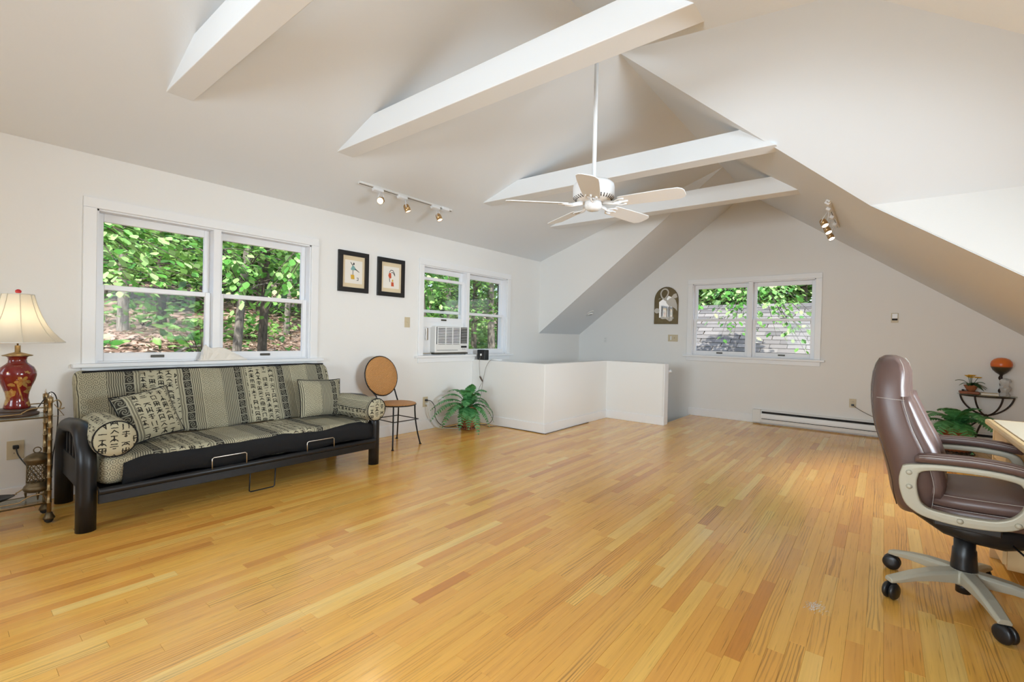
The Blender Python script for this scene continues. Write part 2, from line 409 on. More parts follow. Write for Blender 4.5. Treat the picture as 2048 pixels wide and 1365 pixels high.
def litter():
    m,t,p=mat_new('leaf_litter_ground'); x,y,z,co=tex_xyz(t)
    v=t.nodes.new('ShaderNodeTexVoronoi'); v.inputs['Scale'].default_value=9; t.links.new(co.outputs['Object'],v.inputs['Vector'])
    s=t.nodes.new('ShaderNodeSeparateColor'); t.links.new(v.outputs['Color'],s.inputs[0]); r=X(t,s.outputs[0])
    c=ramp(t,r,[(0,srgb(74,58,48)),(.3,srgb(118,94,80)),(.6,srgb(158,132,118)),(.85,srgb(198,174,160)),(1,srgb(100,76,62))])
    big=noise(t,co.outputs['Object'],.5,3); c=mixc(t,((big-.55)*4.0).mx(0.0).mn(.6),c,srgb(70,86,44))
    t.links.new(c,p.inputs['Base Color']); p.inputs['Roughness'].default_value=1; p.inputs['Specular IOR Level'].default_value=.1
    bump(t,p,r,.8,.05); return m
M['litter']=litter()
M['dead_leaf']=leafmat('fallen_leaves',srgb(84,62,50),srgb(132,104,90),srgb(190,164,150),.1)
def shingle():
    m,t,p=mat_new('weathered_shingle'); oi=t.nodes.new('ShaderNodeObjectInfo'); x,y,z,co=tex_xyz(t)
    n=noise(t,co.outputs['Object'],60,4); k=X(t,oi.outputs['Random'])*.75+n*.25
    t.links.new(ramp(t,k,[(0,srgb(92,90,90)),(.5,srgb(118,114,112)),(1,srgb(142,137,134))]),p.inputs['Base Color']); p.inputs['Roughness'].default_value=.95
    bump(t,p,n,.5,.01); return m
M['shingle']=shingle()
def orange():
    m,t,p=mat_new('dipped_orange_glass'); x,y,z,co=tex_xyz(t)
    t.links.new(ramp(t,(z*7.0+.56),[(0,srgb(58,52,40)),(.44,srgb(74,62,44)),(.52,srgb(206,98,34)),(1,srgb(224,116,44))]),p.inputs['Base Color']); p.inputs['Roughness'].default_value=.3; return m
M['orange']=orange()
# ================================================================== THE ROOM
YL,XB,XR=4.308,7.345,-3.0          # left wall, gable wall, rear wall
RIDGE=(1.60,3.285); SL,SRt,SD=.768,.7265,.348
zl=lambda y:RIDGE[1]-SL*(y-RIDGE[0]); zr=lambda y:RIDGE[1]-SRt*(RIDGE[0]-y); zd=lambda y:2.343+SD*(YL-y)
XC=6.08; XD0,XD1=1.712,4.45; XM=3.2; YV=RIDGE[0]-(RIDGE[1]-2.2)/SRt; YF,ZF=-2.6,2.2
YK,ZK=-1.9,zr(-1.9)
def struct(o): o['kind']='structure'; return o
M['subfloor']=mat('dark_subfloor',srgb(120,76,40),.9)
fl=struct(MB().box((XR,YF,-.12),(XB,2.33,-.018)).box((XR,2.33,-.12),(6.2,3.12,-.018)).box((XR,3.12,-.12),(4.62,YL+.1,-.018)).build('floor',M['subfloor']))
def to_px(p):
    d=Vector(p)-Vector((0,0,CAM_Z)); w=d.dot(_f)
    if w<.15: return None
    return (1024+F_PX*d.dot(_r)/w,682.5-F_PX*d.dot(_u)/w)
boards=[]; y=-2.6; BW=.0572; row=0
while y<YL-.01:
    y1=min(y+BW,YL); ym=(y+y1)/2
    xa=XD0 if ym<YK else XR; xb=XD1 if ym<YK else (XB if ym<2.33 else 6.18 if ym<3.12 else 4.60)
    x=xa-random.random()*.6
    while x<xb:
        L=random.choice([.32,.42,.55,.7,.85,1.0,1.25]); 
        a,b=max(x,xa),min(x+L,xb)
        if b-a>.02: boards.append((a,b,y,y1))
        x+=L
    y=y1
def board_area(bd):
    a,b,c,d=bd; n=8; tot=0
    for i in range(n):
        q=[to_px((a+(b-a)*s/n,t,0)) for s,t in ((i,c),(i+1,c),(i+1,d),(i,d))]
        if any(k is None for k in q): continue
        if not any(0<=k[0]<=2048 and 0<=k[1]<=1365 for k in q): continue
        tot+=abs(sum(q[j][0]*q[(j+1)%4][1]-q[(j+1)%4][0]*q[j][1] for j in range(4)))/2
    return tot
boards.sort(key=lambda b:-board_area(b))
def board_mesh(name,bs):
    vs=[];fs=[];tn=[]
    for a,b,c,d in bs:
        g=.0002; k=len(vs); tone=min(.999,max(0,random.gauss(.5,.21))); dz=random.uniform(-.0002,.0002)
        a+=g*1.6;b-=g*1.6;c+=g;d-=g; e=.0005
        vs+=[(a,c,-.018),(b,c,-.018),(b,d,-.018),(a,d,-.018),(a,c,-e+dz),(b,c,-e+dz),(b,d,-e+dz),(a,d,-e+dz),(a+e,c+e,dz),(b-e,c+e,dz),(b-e,d-e,dz),(a+e,d-e,dz)]
        fs+=[tuple(k+i for i in f) for f in ((8,9,10,11),(4,5,9,8),(5,6,10,9),(6,7,11,10),(7,4,8,11),(0,1,5,4),(1,2,6,5),(2,3,7,6),(3,0,4,7))]
        tn+=[tone]*12
    me=bpy.data.meshes.new(name); me.from_pydata(vs,[],fs); me.materials.append(M['oak'])
    at=me.attributes.new('tone','FLOAT','POINT'); at.data.foreach_set('value',tn)
    o=bpy.data.objects.new(name,me); COL.objects.link(o); o.parent=fl; return o
for b in boards[:300]: board_mesh('floor_board',[b])
tag(board_mesh('floor_boards_far',boards[300:]),kind='stuff')
# small pale scuff worn into the varnish and a few crumbs of lint
def slivers(n,cx,cy,sx,sy,l):
    mb=MB((cx,cy,.0003))
    for i in range(n):
        x=cx+random.gauss(0,sx); yy=cy+random.gauss(0,sy)-(x-cx)*.2; a=random.uniform(-.5,.5); w=.0006
        dx,dy=math.cos(a)*l*random.uniform(.4,1),math.sin(a)*l
        mb.add([(x-dx-dy*.05,yy-dy,.0003),(x-dx+w,yy-dy+w*2,.0005),(x+dx+w,yy+dy+w*2,.0005),(x+dx,yy+dy,.0003),(x,yy+dy*.5,.0009)],[(0,1,4),(1,2,4),(2,3,4),(3,0,4)])
    return mb
tag(slivers(150,2.425,.205,.022,.020,.008).build('scuff_mark',M['paper']),'pale scratched scuff on the oak floor between the chair and the middle','scuff mark',kind='stuff')

# walls -------------------------------------------------------------
W1=(.73,2.285); W2=(3.683,5.256); W3=(.724,2.318); WZ=(.895,1.975); WZ3=(.925,2.008)
wl=MB(); T_=.15; y0,y1=YL,YL+T_
for a,b in ((XR,-2.15),(-.65,W1[0]),(W1[1],W2[0]),(W2[1],XC)): wl.box((a,y0,-.12),(b,y1,2.40))
for w in ((-2.15,-.65),W1,W2): wl.box((w[0],y0,-.12),(w[1],y1,WZ[0])).box((w[0],y0,WZ[1]),(w[1],y1,2.40))
wl.box((XC,y0,-1.6),(XB+.15,y1,1.26)).box((4.5,y0,-1.6),(XC,y1,-.12))
struct(wl.build('wall_left',M['wall']))
g=MB(); dx=(T_,0,0); P=lambda pts:[(XB,a,b) for a,b in pts]
g.poly(P([(W3[1],-1.6),(YL+.1,-1.6),(YL+.1,zl(YL+.1)+.05),(W3[1],zl(W3[1])+.05)]),dx)
g.poly(P([(W3[0],-.2),(W3[1],-.2),(W3[1],WZ3[0]),(W3[0],WZ3[0])]),dx)
g.poly(P([(W3[0],WZ3[1]),(W3[1],WZ3[1]),(W3[1],zl(W3[1])+.05),(RIDGE[0],RIDGE[1]+.05),(W3[0],zr(W3[0])+.05)]),dx)
g.poly(P([(YK-.1,-.2),(W3[0],-.2),(W3[0],zr(W3[0])+.05),(YK-.1,zr(YK-.1)+.05)]),dx)
struct(g.build('wall_back',M['wall']))
g=MB(); P=lambda pts:[(XR-T_,a,b) for a,b in pts]
RW=(.5,2.7); RZ=(.95,2.05)
g.poly(P([(YK-.1,-.2),(RW[0],-.2),(RW[0],zr(RW[0])+.05),(YK-.1,zr(YK-.1)+.05)]),dx); g.poly(P([(RW[1],-.2),(YL+.1,-.2),(YL+.1,2.4),(RW[1],zd(RW[1])+.05)]),dx)
g.poly(P([(RW[0],-.2),(RW[1],-.2),(RW[1],RZ[0]),(RW[0],RZ[0])]),dx); g.poly(P([(RW[0],RZ[1]),(RW[1],RZ[1]),(RW[1],zd(RW[1])+.05),(RIDGE[0],3.33),(RW[0],zr(RW[0])+.05)]),dx)
struct(g.build('wall_rear',M['wall']))
g=MB(); DW=(1.95,3.55)
g.box((XD1,YK-.12,-.1),(XB+.1,YK,ZK+.05)).box((XR,YK-.12,-.1),(XD0,YK,ZK+.05))
for a,b in ((XD0-.1,DW[0]),(DW[1],XD1+.1)): g.box((a,YF-T_,-.1),(b,YF,ZF+.05))
g.box((DW[0],YF-T_,-.1),(DW[1],YF,.92)).box((DW[0],YF-T_,1.92),(DW[1],YF,ZF+.05)); g.poly([(XD0-.1,YF-T_,ZF),(XD1+.1,YF-T_,ZF),(XM,YF-T_,RIDGE[1]+.04)],(0,T_,0))
struct(g.build('wall_right',M['wall']))
# dormer cheeks and the cheek above the stairs
g=MB()
ck=lambda x:[(x,YV+.03,2.2+.03),(x,YF,ZF),(x,YF,-.1),(x,YK,-.1),(x,YK,ZK+.008)]
g.poly(ck(XD1-.003),(.10,0,0)); g.poly(ck(XD0+.003),(-.10,0,0))
struct(g.build('wall_dormer',M['wall']))
g=MB(); g.poly([(XC-.004,YL+.1,zd(YL+.1)+.04),(XC-.004,YL+.1,zl(YL+.1)),(XC-.004,RIDGE[0],RIDGE[1])],(.010,0,0))
struct(g.build('wall_cheek',M['wall']))
# ceilings ------------------------------------------------------------
c=MB(); up=(0,0,.08)
c.poly([(XR-.1,YL+.14,zd(YL+.14)),(XC,YL+.14,zd(YL+.14)),(XC,RIDGE[0],RIDGE[1]),(XR-.1,RIDGE[0],RIDGE[1])],up)
c.poly([(XC,YL+.14,zl(YL+.14)),(XB+.12,YL+.14,zl(YL+.14)),(XB+.12,RIDGE[0],RIDGE[1]),(XC,RIDGE[0],RIDGE[1])],up)
struct(c.build('ceiling',M['ceil']))
c=MB()
c.poly([(XM,RIDGE[0],RIDGE[1]),(XD1,YV,2.2),(XD1,YK-.1,zr(YK-.1)),(XB+.12,YK-.1,zr(YK-.1)),(XB+.12,RIDGE[0],RIDGE[1])],up)
c.poly([(XM,RIDGE[0],RIDGE[1]),(XD0,YV,2.2),(XD0,YK-.1,zr(YK-.1)),(XR-.1,YK-.1,zr(YK-.1)),(XR-.1,RIDGE[0],RIDGE[1])],up)
struct(c.build('ceiling_slope',M['ceil']))
c=MB()
for xd in (XD1,XD0): c.poly([(XM,RIDGE[0],RIDGE[1]),(xd,YV,2.2),(xd,YF-.1,2.2),(XM,YF-.1,RIDGE[1])],up)
struct(c.build('ceiling_dormer',M['ceil']))

# beams: boxed collar beams that run from the left ceiling to the right slope
for xl,xr,w,lab in ((.985,.985,.146,'white boxed ceiling beam above the futon, nearest the camera'),(2.142,2.146,.152,'long white boxed beam in front of the ceiling fan rod'),
                (3.905,4.00,.155,'white boxed beam just behind the ceiling fan'),(5.245,5.285,.160,'white boxed beam closest to the gable wall')):
    zb,zt=2.618,2.79; ya=YL-(zb-2.343)/SD; yb=YL-(zt-2.343)/SD; yc=.60; yd=.80
    ye=RIDGE[0]-(RIDGE[1]-zb)/SRt; yf=RIDGE[0]-(RIDGE[1]-zt)/SRt
    yt=yb-.0; b=MB((xl,ya,zb)); h=w/2
    X0=lambda y_:xl+(xr-xl)*(ya-y_)/(ya-ye)
    sec=[(ya+.02,zb),(yb+.02,zt),(yf-.02,zt),(ye-.02,zb)]
    b.poly([(X0(p[0])-h,p[0],p[1]) for p in sec],(w,0,0))
    o=b.build('ceiling_beam',M['beam'],bev=.004); tag(o,lab,'beam',kind='structure')

# half wall round the stairs -------------------------------------------
g=MB((4.56,3.13,0)); HZ=.826; t=.11
g.poly([(4.56,YL,-.1),(4.56,3.13,-.1),(6.14,3.13,-.1),(6.14,2.285,-.1),(6.25,2.285,-.1),(6.25,3.24,-.1),(4.67,3.24,-.1),(4.67,YL,-.1)],(0,0,HZ+.1))
o=g.build('wall_stair',M['wall'],bev=.006); tag(o,kind='structure',label='low white half wall folding round the stair opening',cat='half wall')
tr=MB((4.56,3.13,0)); e=.014
tr.box((4.56-e,3.13-e,0),(4.56,YL,.115)).box((4.56,3.13-e,0),(6.14-e,3.13,.115)).box((6.14-e,2.285-e,0),(6.14,3.13,.115)).box((6.14,2.285-e,0),(6.25+e,2.285,.115))
struct(tr.build('baseboard_stair',M['trim'],bev=.004))
struct(MB((6.195,2.285,0)).box((6.128,2.272,.115),(6.262,2.285,HZ)).build('trim_1',M['trim'],bev=.002))
# stair opening with treads going down
for i in range(6):
    y=2.33+i*.25; tag(MB().box((6.25,y,-.19*(i+1)-.03),(XB,y+.28,-.19*(i+1))).build('stair_tread',M['carpet']),'grey carpeted stair tread, number %s down behind the half wall'%['one','two','three','four','five','six'][i],'stair',group='stairs down',kind='structure')
struct(MB().box((6.25,2.30,-1.4),(XB,2.33,-.02)).box((6.2,2.33,-1.4),(6.25,YL,-.1)).build('trim_2',M['trim']))
struct(MB().box((4.6,2.3,-1.5),(XB+.1,YL+.1,-1.42)).build('floor_stair',M['carpet']))
h=thing('handrail','round white handrail end showing past the half wall post','handrail',(6.33,2.27,.72))
MB((6.33,2.27,.72)).tube([(6.33,2.262,.725),(6.33,2.29,.715),(6.33,3.3,-.05)],.021,12).build('rail',M['white'],h)
MB((6.33,2.27,.72)).tube([(6.33,2.42,.60),(6.30,2.42,.56),(6.25,2.42,.56)],.008,8).build('bracket',M['white'],h)
# baseboards
struct(MB().box((XR,YL-.015,0),(4.546,YL,.12)).build('baseboard_left',M['trim'],bev=.004))
struct(MB().box((XB-.015,1.43,0),(XB,2.345,.115)).box((XB-.015,YK,0),(XB,-1.3,.115)).build('baseboard_back',M['trim'],bev=.004))

# windows ---------------------------------------------------------------
def window(n,mp,s0,s1,z0,z1,mid,meet,raised=None):
    """mp(s,d,z) -> world; s along the wall, d outwards"""
    o0=mp((s0+s1)/2,0,z0); W=thing('window_%d'%n,None,None,o0,kind='structure')
    def bx(mb,a,b,c,d,e,f):
        p,q=mp(a,c,e),mp(b,d,f); mb.box([min(i,j) for i,j in zip(p,q)],[max(i,j) for i,j in zip(p,q)]); return mb
    def new(): return MB(o0)
    cw=.072
    m=new(); bx(m,s0-cw,s0,-.018,0,z0,z1); bx(m,s1,s1+cw,-.018,0,z0,z1); bx(m,s0-cw,s1+cw,-.018,0,z1,z1+cw); m.build('casing',M['trim'],W,bev=.004)
    m=new(); bx(m,s0-cw-.05,s1+cw+.05,-.05,.03,z0-.028,z0); m.build('stool',M['trim'],W,bev=.005)
    m=new(); bx(m,s0-cw,s1+cw,-.016,0,z0-.088,z0-.028); m.build('apron',M['trim'],W,bev=.004)
    m=new(); bx(m,s0,s0+.012,0,.15,z0,z1); bx(m,s1-.012,s1,0,.15,z0,z1); bx(m,s0,s1,0,.15,z1-.012,z1); bx(m,s0,s1,0.03,.17,z0-.02,z0+.012); m.build('jamb',M['sash'],W)
    m=new(); bx(m,mid-.028,mid+.028,-.006,.15,z0,z1); m.build('mullion',M['sash'],W,bev=.003)
    for k,(a,b) in enumerate(((s0+.012,mid-.028),(mid+.028,s1-.012))):
        lift=raised if (raised and k==0) else 0
        for up_ in (1,0):
            d0,d1=(.082,.112) if up_ else (.042,.074)
            za,zb=(meet-.002,z1-.012) if up_ else (z0+.012+lift,meet+.034+lift)
            st=.040; bot=.040 if up_ else .058; top=.058 if up_ else .036
            if up_: bot=.036
            m=new(); bx(m,a,a+st,d0,d1,za,zb); bx(m,b-st,b,d0,d1,za,zb); bx(m,a+st,b-st,d0,d1,za,za+bot); bx(m,a+st,b-st,d0,d1,zb-top,zb)
            s=m.build('sash',M['sash'],W,bev=.003)
            m=new(); bx(m,a+st-.004,b-st+.004,(d0+d1)/2-.002,(d0+d1)/2+.002,za+bot-.004,zb-top+.004); m.build('pane',M['glass'],s)
            if not up_:
                c_=(a+b)/2; m=new(); bx(m,c_-.042,c_+.042,d0-.012,d0,za+.020,za+.040); m.build('sash_lift',M['bronze'],s,bev=.003)
            else:
                c_=(a+b)/2; m=new(); bx(m,c_-.03,c_+.03,d0-.02,d0-.001,za+bot-.004,za+bot+.01); m.build('sash_lock',M['bronze'],s,bev=.003)
    return W
left=lambda s,d,z:(s,YL+d,z); back=lambda s,d,z:(XB+d,s,z)
w=window(1,left,*W1,*WZ,1.483,1.418); tag(w,'white double window above the futon looking onto the woods')
w=window(2,left,*W2,*WZ,4.446,1.418,raised=.395); tag(w,'white double window with the air conditioner in its left half')
w=window(3,back,*W3,*WZ3,1.509,1.445); tag(w,'white double window in the gable wall looking onto a shingle roof')
for nm,mp,s0,s1,z0,z1,mid,meet in ((4,lambda s,d,z:(s,YL+d,z),-2.15,-.65,*WZ,-1.4,1.418),): window(nm,mp,s0,s1,z0,z1,mid,meet)
window(5,lambda s,d,z:(XR-d,s,z),RW[0],RW[1],RZ[0],RZ[1],1.6,1.5); window(6,lambda s,d,z:(s,YF-d,z),DW[0],DW[1],.92,1.92,2.75,1.42)
# ================================================================== FUTON
fo=(1.49,3.82,0)
fu=thing('futon','long futon sofa with patterned mattress on a black tubular metal frame','futon',fo)
def arm(x):
    # inverted U in the y-z plane, flattened tube
    pts=[(x,4.165,0),(x,4.165,.25)]+[(x,3.975+.19*math.cos(a),.345+.19*math.sin(a)) for a in [i*PI/2/9 for i in range(0,10)]]
    pts+=[(x,3.85,.548)]+[(x,3.695-.21*math.sin(a),.345+.212*math.cos(a)) for a in [i*PI/2/10 for i in range(0,11)]]+[(x,3.485,.20),(x,3.485,0)]
    o=MB(fo).tube(pts,.046,16,flat=(1,.92)).build('arm_frame',M['black_metal'],fu)
    for i in range(5):
        y=3.62+i*.105
        MB(fo).box((x-.008,y-.014,.22),(x+.008,y+.014,.52)).build('arm_slat',M['black_metal'],o,bev=.004)
    MB(fo).box((x-.012,3.50,.20),(x+.012,4.15,.36)).build('arm_panel',M['black_metal'],o,bev=.004)
    return o
arm(.56); arm(2.452)
fr=MB(fo)
fr.tube([(.60,3.412,.226),(2.41,3.412,.226)],.020,12)
fr.box((.60,3.405,.158),(2.41,3.43,.208)); fr.build('front_rail',M['black_metal'],fu,bev=.003)
MB(fo).tube([(.60,4.02,.24),(2.41,4.02,.24)],.02,10).build('rear_rail',M['black_metal'],fu)
MB(fo).box((.62,3.45,.20),(2.39,4.03,.222)).build('seat_deck',M['black_metal'],fu)
for a,b in ((1.16,1.37),(1.80,2.02)):
    MB(fo).tube([(a,3.398,.235),(a,3.400,.305)]+[(a+.01,3.400,.313),(b-.01,3.400,.313)]+[(b,3.400,.305),(b,3.398,.235)],.0035,8).build('retaining_wire',M['chrome'],fu)
MB(fo).tube([(1.425,3.47,.20),(1.425,3.485,.012),(1.435,3.485,.005),(1.59,3.485,.005),(1.60,3.485,.012),(1.60,3.47,.20)],.0045,8).build('support_leg',M['black_metal'],fu)
# mattress: rounded profile in y-z swept along x, UV in metres
def sweep(prof,x0,x1,n=46,er=.07,uv0=0,wr=.004,seed=0,squeeze=.55):
    """closed profile of (y,z); ends are rounded; u = x, v = arc length"""
    L=[0]
    for i in range(len(prof)): a,b=prof[i],prof[(i+1)%len(prof)]; L.append(L[-1]+math.hypot(b[0]-a[0],b[1]-a[1]))
    cy=sum(p[0] for p in prof)/len(prof); cz=sum(p[1] for p in prof)/len(prof); R_=random.Random(seed); ph=[R_.uniform(0,6) for _ in range(6)]
    xs=[]; k=7
    for i in range(k): a=PI/2*i/k; xs.append((x0+er*(1-math.sin(a)) if False else x0+er*(1-math.cos(PI/2-a)),math.sin(a)*(1-squeeze)+squeeze))
    xs=[(x0+er*(1-math.cos(PI/2*i/k)),squeeze+(1-squeeze)*math.sin(PI/2*i/k)) for i in range(k)]
    mid=[(x0+er+(x1-x0-2*er)*i/n,1) for i in range(n+1)]
    ends=[(x1-(a-x0),s) for a,s in xs[::-1]]
    rings=[];us=[]
    for x,s in xs+mid+ends:
        ring=[]
        for i,(py,pz) in enumerate(prof):
            w=wr*(math.sin(x*13+ph[0]+i*.35)+math.sin(x*31+ph[1]-i*.5)*.6+math.sin(x*7+ph[2])*.8)
            dy,dz=py-cy,pz-cz; l=math.hypot(dy,dz) or 1
            f=s+w/l
            ring.append((x,cy+dy*f,cz+dz*f))
        rings.append(ring); us.append(x+uv0)
    return rings,(lambda j,i:(us[j],L[i]))
def rrect(pts,r,n=5):
    out=[]; m=len(pts)
    for i in range(m):
        p=Vector(pts[i]);a=(Vector(pts[i-1])-p);b=(Vector(pts[(i+1)%m])-p); rr=min(r,a.length*.45,b.length*.45)
        p0=p+a.normalized()*rr;p1=p+b.normalized()*rr
        for k in range(n+1):
            t=k/n; out.append(tuple(p0*(1-t)**2+p*2*t*(1-t)+p1*t*t))
    return out
def dens(prof,step=.03):
    out=[]
    for i in range(len(prof)):
        a=Vector(prof[i]);b=Vector(prof[(i+1)%len(prof)]); k=max(1,int((b-a).length/step))
        out+=[tuple(a+(b-a)*j/k) for j in range(k)]
    return out
seatp=dens(rrect([(4.00,.40),(4.06,.235),(3.475,.235),(3.435,.405)],.055))
rg,uv=sweep(seatp,.615,2.40,uv0=-.62+.0,seed=3,er=.06,squeeze=.7,wr=.004); MB(fo).loft(rg,uv=uv).build('seat_mattress',M['cloth'],fu)
backp=dens(rrect([(4.155,.855),(4.262,.845),(4.11,.385),(3.955,.40)],.045))
rg,uv=sweep(backp,.602,2.372,uv0=-.62,seed=5,er=.05,squeeze=.80,wr=.004); MB(fo).loft(rg,uv=uv).build('back_mattress',M['cloth'],fu)
MB(fo).tube(smooth_path([(.64,4.158,.846),(1.0,4.166,.852),(1.5,4.166,.850),(2.0,4.166,.852),(2.34,4.158,.847)],6),.007,6).build('mattress_piping',M['black_fab'],fu)
# black front panel of the mattress
rings=[];n=40
for i in range(n+1):
    x=.715+(2.395-.715)*i/n; e=min(1,i/3,(n-i)/2.0) ; e=max(e,.0)
    wv=.006*math.sin(x*17)+.004*math.sin(x*41+1); top=.385+.02*math.sin(min(1,e)*PI/2)-.02+.006*math.sin(x*9); bot=.248-.01*math.sin(x*11)
    rings.append([(x,3.46,top+.004),(x,3.436-.004*e,top-.012),(x,3.424+wv-.006*e,(top+bot)/2+.02),(x,3.426-wv,(top+bot)/2-.03),(x,3.436,bot),(x,3.48,bot-.006),(x,3.49,(top+bot)/2),(x,3.48,top-.01)])
MB(fo).loft(rings).build('mattress_front',M['black_fab'],fu)

# cushions and bolsters lying on the futon
def cushion(name,label,c,w,h,d,rz,tilt,roll,uvo,uvr=0):
    o=thing(name,label,'cushion',c,0); o.rotation_euler=(tilt,roll,rz)
    mb=MB(); N=18
    for sgn in (-1,1):
        vs=[];uvs=[]
        for j in range(N+1):
            for i in range(N+1):
                a,b=i/N*2-1,j/N*2-1
                pin=1-.07*(1-a*a)*abs(b)**2; pin2=1-.07*(1-b*b)*abs(a)**2
                th=d/2*((1-abs(a)**3.0)*(1-abs(b)**3.0))**.55
                th+=.004*math.sin(a*5+b*3)*((1-a*a)*(1-b*b))
                vs.append((a*w/2*pin2,sgn*th,h/2+b*h/2*pin)); uu=(a*w/2+uvo,b*h/2+h/2)
                uvs.append(uu if not uvr else (uu[1]+uvo,uu[0]))
        fs=[(j*(N+1)+i,j*(N+1)+i+1,(j+1)*(N+1)+i+1,(j+1)*(N+1)+i) for j in range(N) for i in range(N)]
        if sgn>0: fs=[f[::-1] for f in fs]
        mb.m=0 if sgn<0 else 1; mb.add(vs,fs,uvs,True)
    mb.build('cover',[M['cloth'],M['black_fab']],o)
    pth=[]
    for k in range(4*N):
        s=k//N; t=(k%N)/N*2-1
        a,b=[(t,-1),(1,t),(-t,1),(-1,-t)][s]
        pth.append((a*w/2*(1-.07*(1-b*b)*abs(a)**2),0,h/2+b*h/2*(1-.07*(1-a*a)*abs(b)**2)))
    MB().tube(pth,.004,6,closed=True).build('piping',M['black_fab'],o)
    return o
cushion('throw_cushion','square patterned cushion leaning at the left end of the futon',(.955,3.74,.425),.34,.335,.13,rad(14),rad(-24),rad(-9),.405)
cushion('throw_cushion','square patterned cushion propped by the right arm of the futon',(2.145,3.80,.415),.385,.33,.13,rad(-3),rad(-17),rad(2),.16)
def bolster(label,c0,c1,r,uvo):
    c0,c1=Vector(c0),Vector(c1); o=thing('bolster',label,'bolster',c0); ax=(c1-c0); L=ax.length; ax.normalize()
    prof=[(.02,-.012),(r*.6,-.014),(r*.86,-.008),(r*.97,.008),(r,.03)]+[(r*(1+.015*math.sin(k*2.1)),.03+(L-.06)*k/8) for k in range(1,9)]+[(r*.97,L-.008),(r*.8,L+.006),(.02,L+.01)]
    n=28; Mx=ax.to_track_quat('Z','Y').to_matrix(); rings=[]
    for k,(q,z) in enumerate(prof): rings.append([Mx@Vector((q*(1+.02*math.sin(3*a+k))*math.cos(a),q*math.sin(a),z)) for a in [2*PI*i/n for i in range(n)]])
    def uv(j,i): 
        q,z=prof[j]
        if j<4: a=2*PI*i/n; return (q*math.cos(a)+.434,q*math.sin(a)+.02)
        return (i/n*2*PI*r+uvo,z)
    MB().loft(rings,uv=uv).build('cover',M['cloth'],o)
    MB().tube([Mx@Vector((r*.97*math.cos(a),r*.97*math.sin(a),.002)) for a in [2*PI*i/24 for i in range(24)]],.0035,6,closed=True).build('piping',M['black_fab'],o)
    return o
bolster('round patterned bolster wedged beside the left futon arm',(.672,3.415,.512),(.668,3.86,.515),.105,.33)
bolster('round patterned bolster resting against the right futon arm',(2.395,3.372,.497),(2.352,3.84,.505),.098,.62)

# ================================================================== CANE CHAIR
co=(3.03,3.95,0); ch=thing('cafe_chair','iron cafe chair with round woven cane seat and back','chair',co)
sc=(3.03,3.925)
for (tx,ty),(bx_,by_) in (((2.895,3.80),(2.85,3.742)),((3.165,3.80),(3.226,3.775)),((2.905,4.055),(2.855,4.150)),((3.155,4.055),(3.215,4.150))):
    p=bez((tx,ty,.425),(tx,ty,.25),((tx+bx_)/2,(ty+by_)/2,.12),(bx_,by_,.004),8)
    lg=MB(co).tube(p,.0075,8).build('leg',M['black_metal'],ch); MB(co).lathe([(.002,.0),(.014,.0),(.014,.005),(.006,.012)],(bx_,by_,0),12).build('foot_cap',M['black_metal'],lg)
MB(co).tube([(2.873,3.77,.268),(3.19,3.77,.268),(3.18,4.09,.268),(2.882,4.09,.268)],.005,8,closed=True).build('stretcher',M['black_metal'],ch)
MB(co).lathe([(.02,.418),(.185,.418),(.195,.425),(.197,.432),(.185,.437),(.02,.433)],(sc[0],sc[1],0),40).build('seat',M['cane'],ch)
MB(co).tube([(sc[0]+.195*math.cos(a),sc[1]+.195*math.sin(a),.421) for a in [2*PI*i/32 for i in range(32)]],.006,8,closed=True).build('seat_rim',M['black_metal'],ch)
ctr=Vector((2.99,4.135,.70)); ax=Vector((.02,-1,.20)).normalized()
MB(co).lathe([(.01,-.006),(.19,-.006),(.202,0),(.19,.008),(.1,.003),(.01,.001)],ctr,40,axis=ax,squash=(1,1.03)).build('backrest',M['cane'],ch)
q=ax.to_track_quat('Z','Y').to_matrix()
MB(co).tube([ctr+q@Vector((.203*math.cos(a),.209*math.sin(a),-.003)) for a in [2*PI*i/36 for i in range(36)]],.006,8,closed=True).build('back_rim',M['black_metal'],ch)
for s in (-1,1): MB(co).tube([(3.03+s*.125,4.065,.42),(3.025+s*.125,4.10,.50),(2.995+s*.142,4.11,.556)],.0075,8).build('back_post',M['black_metal'],ch)

# ================================================================== BAR CART, LAMP, LANTERN, TRAY
ko=(.1,3.89,0); ct=thing('bar_cart','aged brass bamboo-style serving cart with two glass shelves','cart',ko)
for x,y in ((.447,3.785),(.452,3.995),(-.27,3.785),(-.27,3.995)):
    pr=[(.006,.045)]
    for k in range(9):
        z=.05+k*.073; pr+=[(.0105,z),(.0105,z+.066),(.0128,z+.068),(.0128,z+.072)]
    pr+=[(.0135,.715),(.0135,.735),(.004,.737)]
    po=MB(ko).lathe(pr,(x,y,0),12).build('post',M['brass'],ct)
    MB(ko).lathe([(.001,.735),(.007,.738),(.003,.744),(.006,.749),(.003,.755),(.0015,.765)],(x,y,0),10).build('finial',M['chrome'],po)
    MB(ko).lathe([(.004,.064),(.014,.062),(.018,.05),(.026,.034),(.027,.026),(.004,.026)],(x,y,0),14).build('caster_cup',M['lantern'],po)
    MB(ko).lathe([(.002,.002),(.012,.004),(.020,.013),(.022,.024),(.018,.034),(.003,.036)],(x,y,0),14).build('caster_ball',M['rubber'],po)
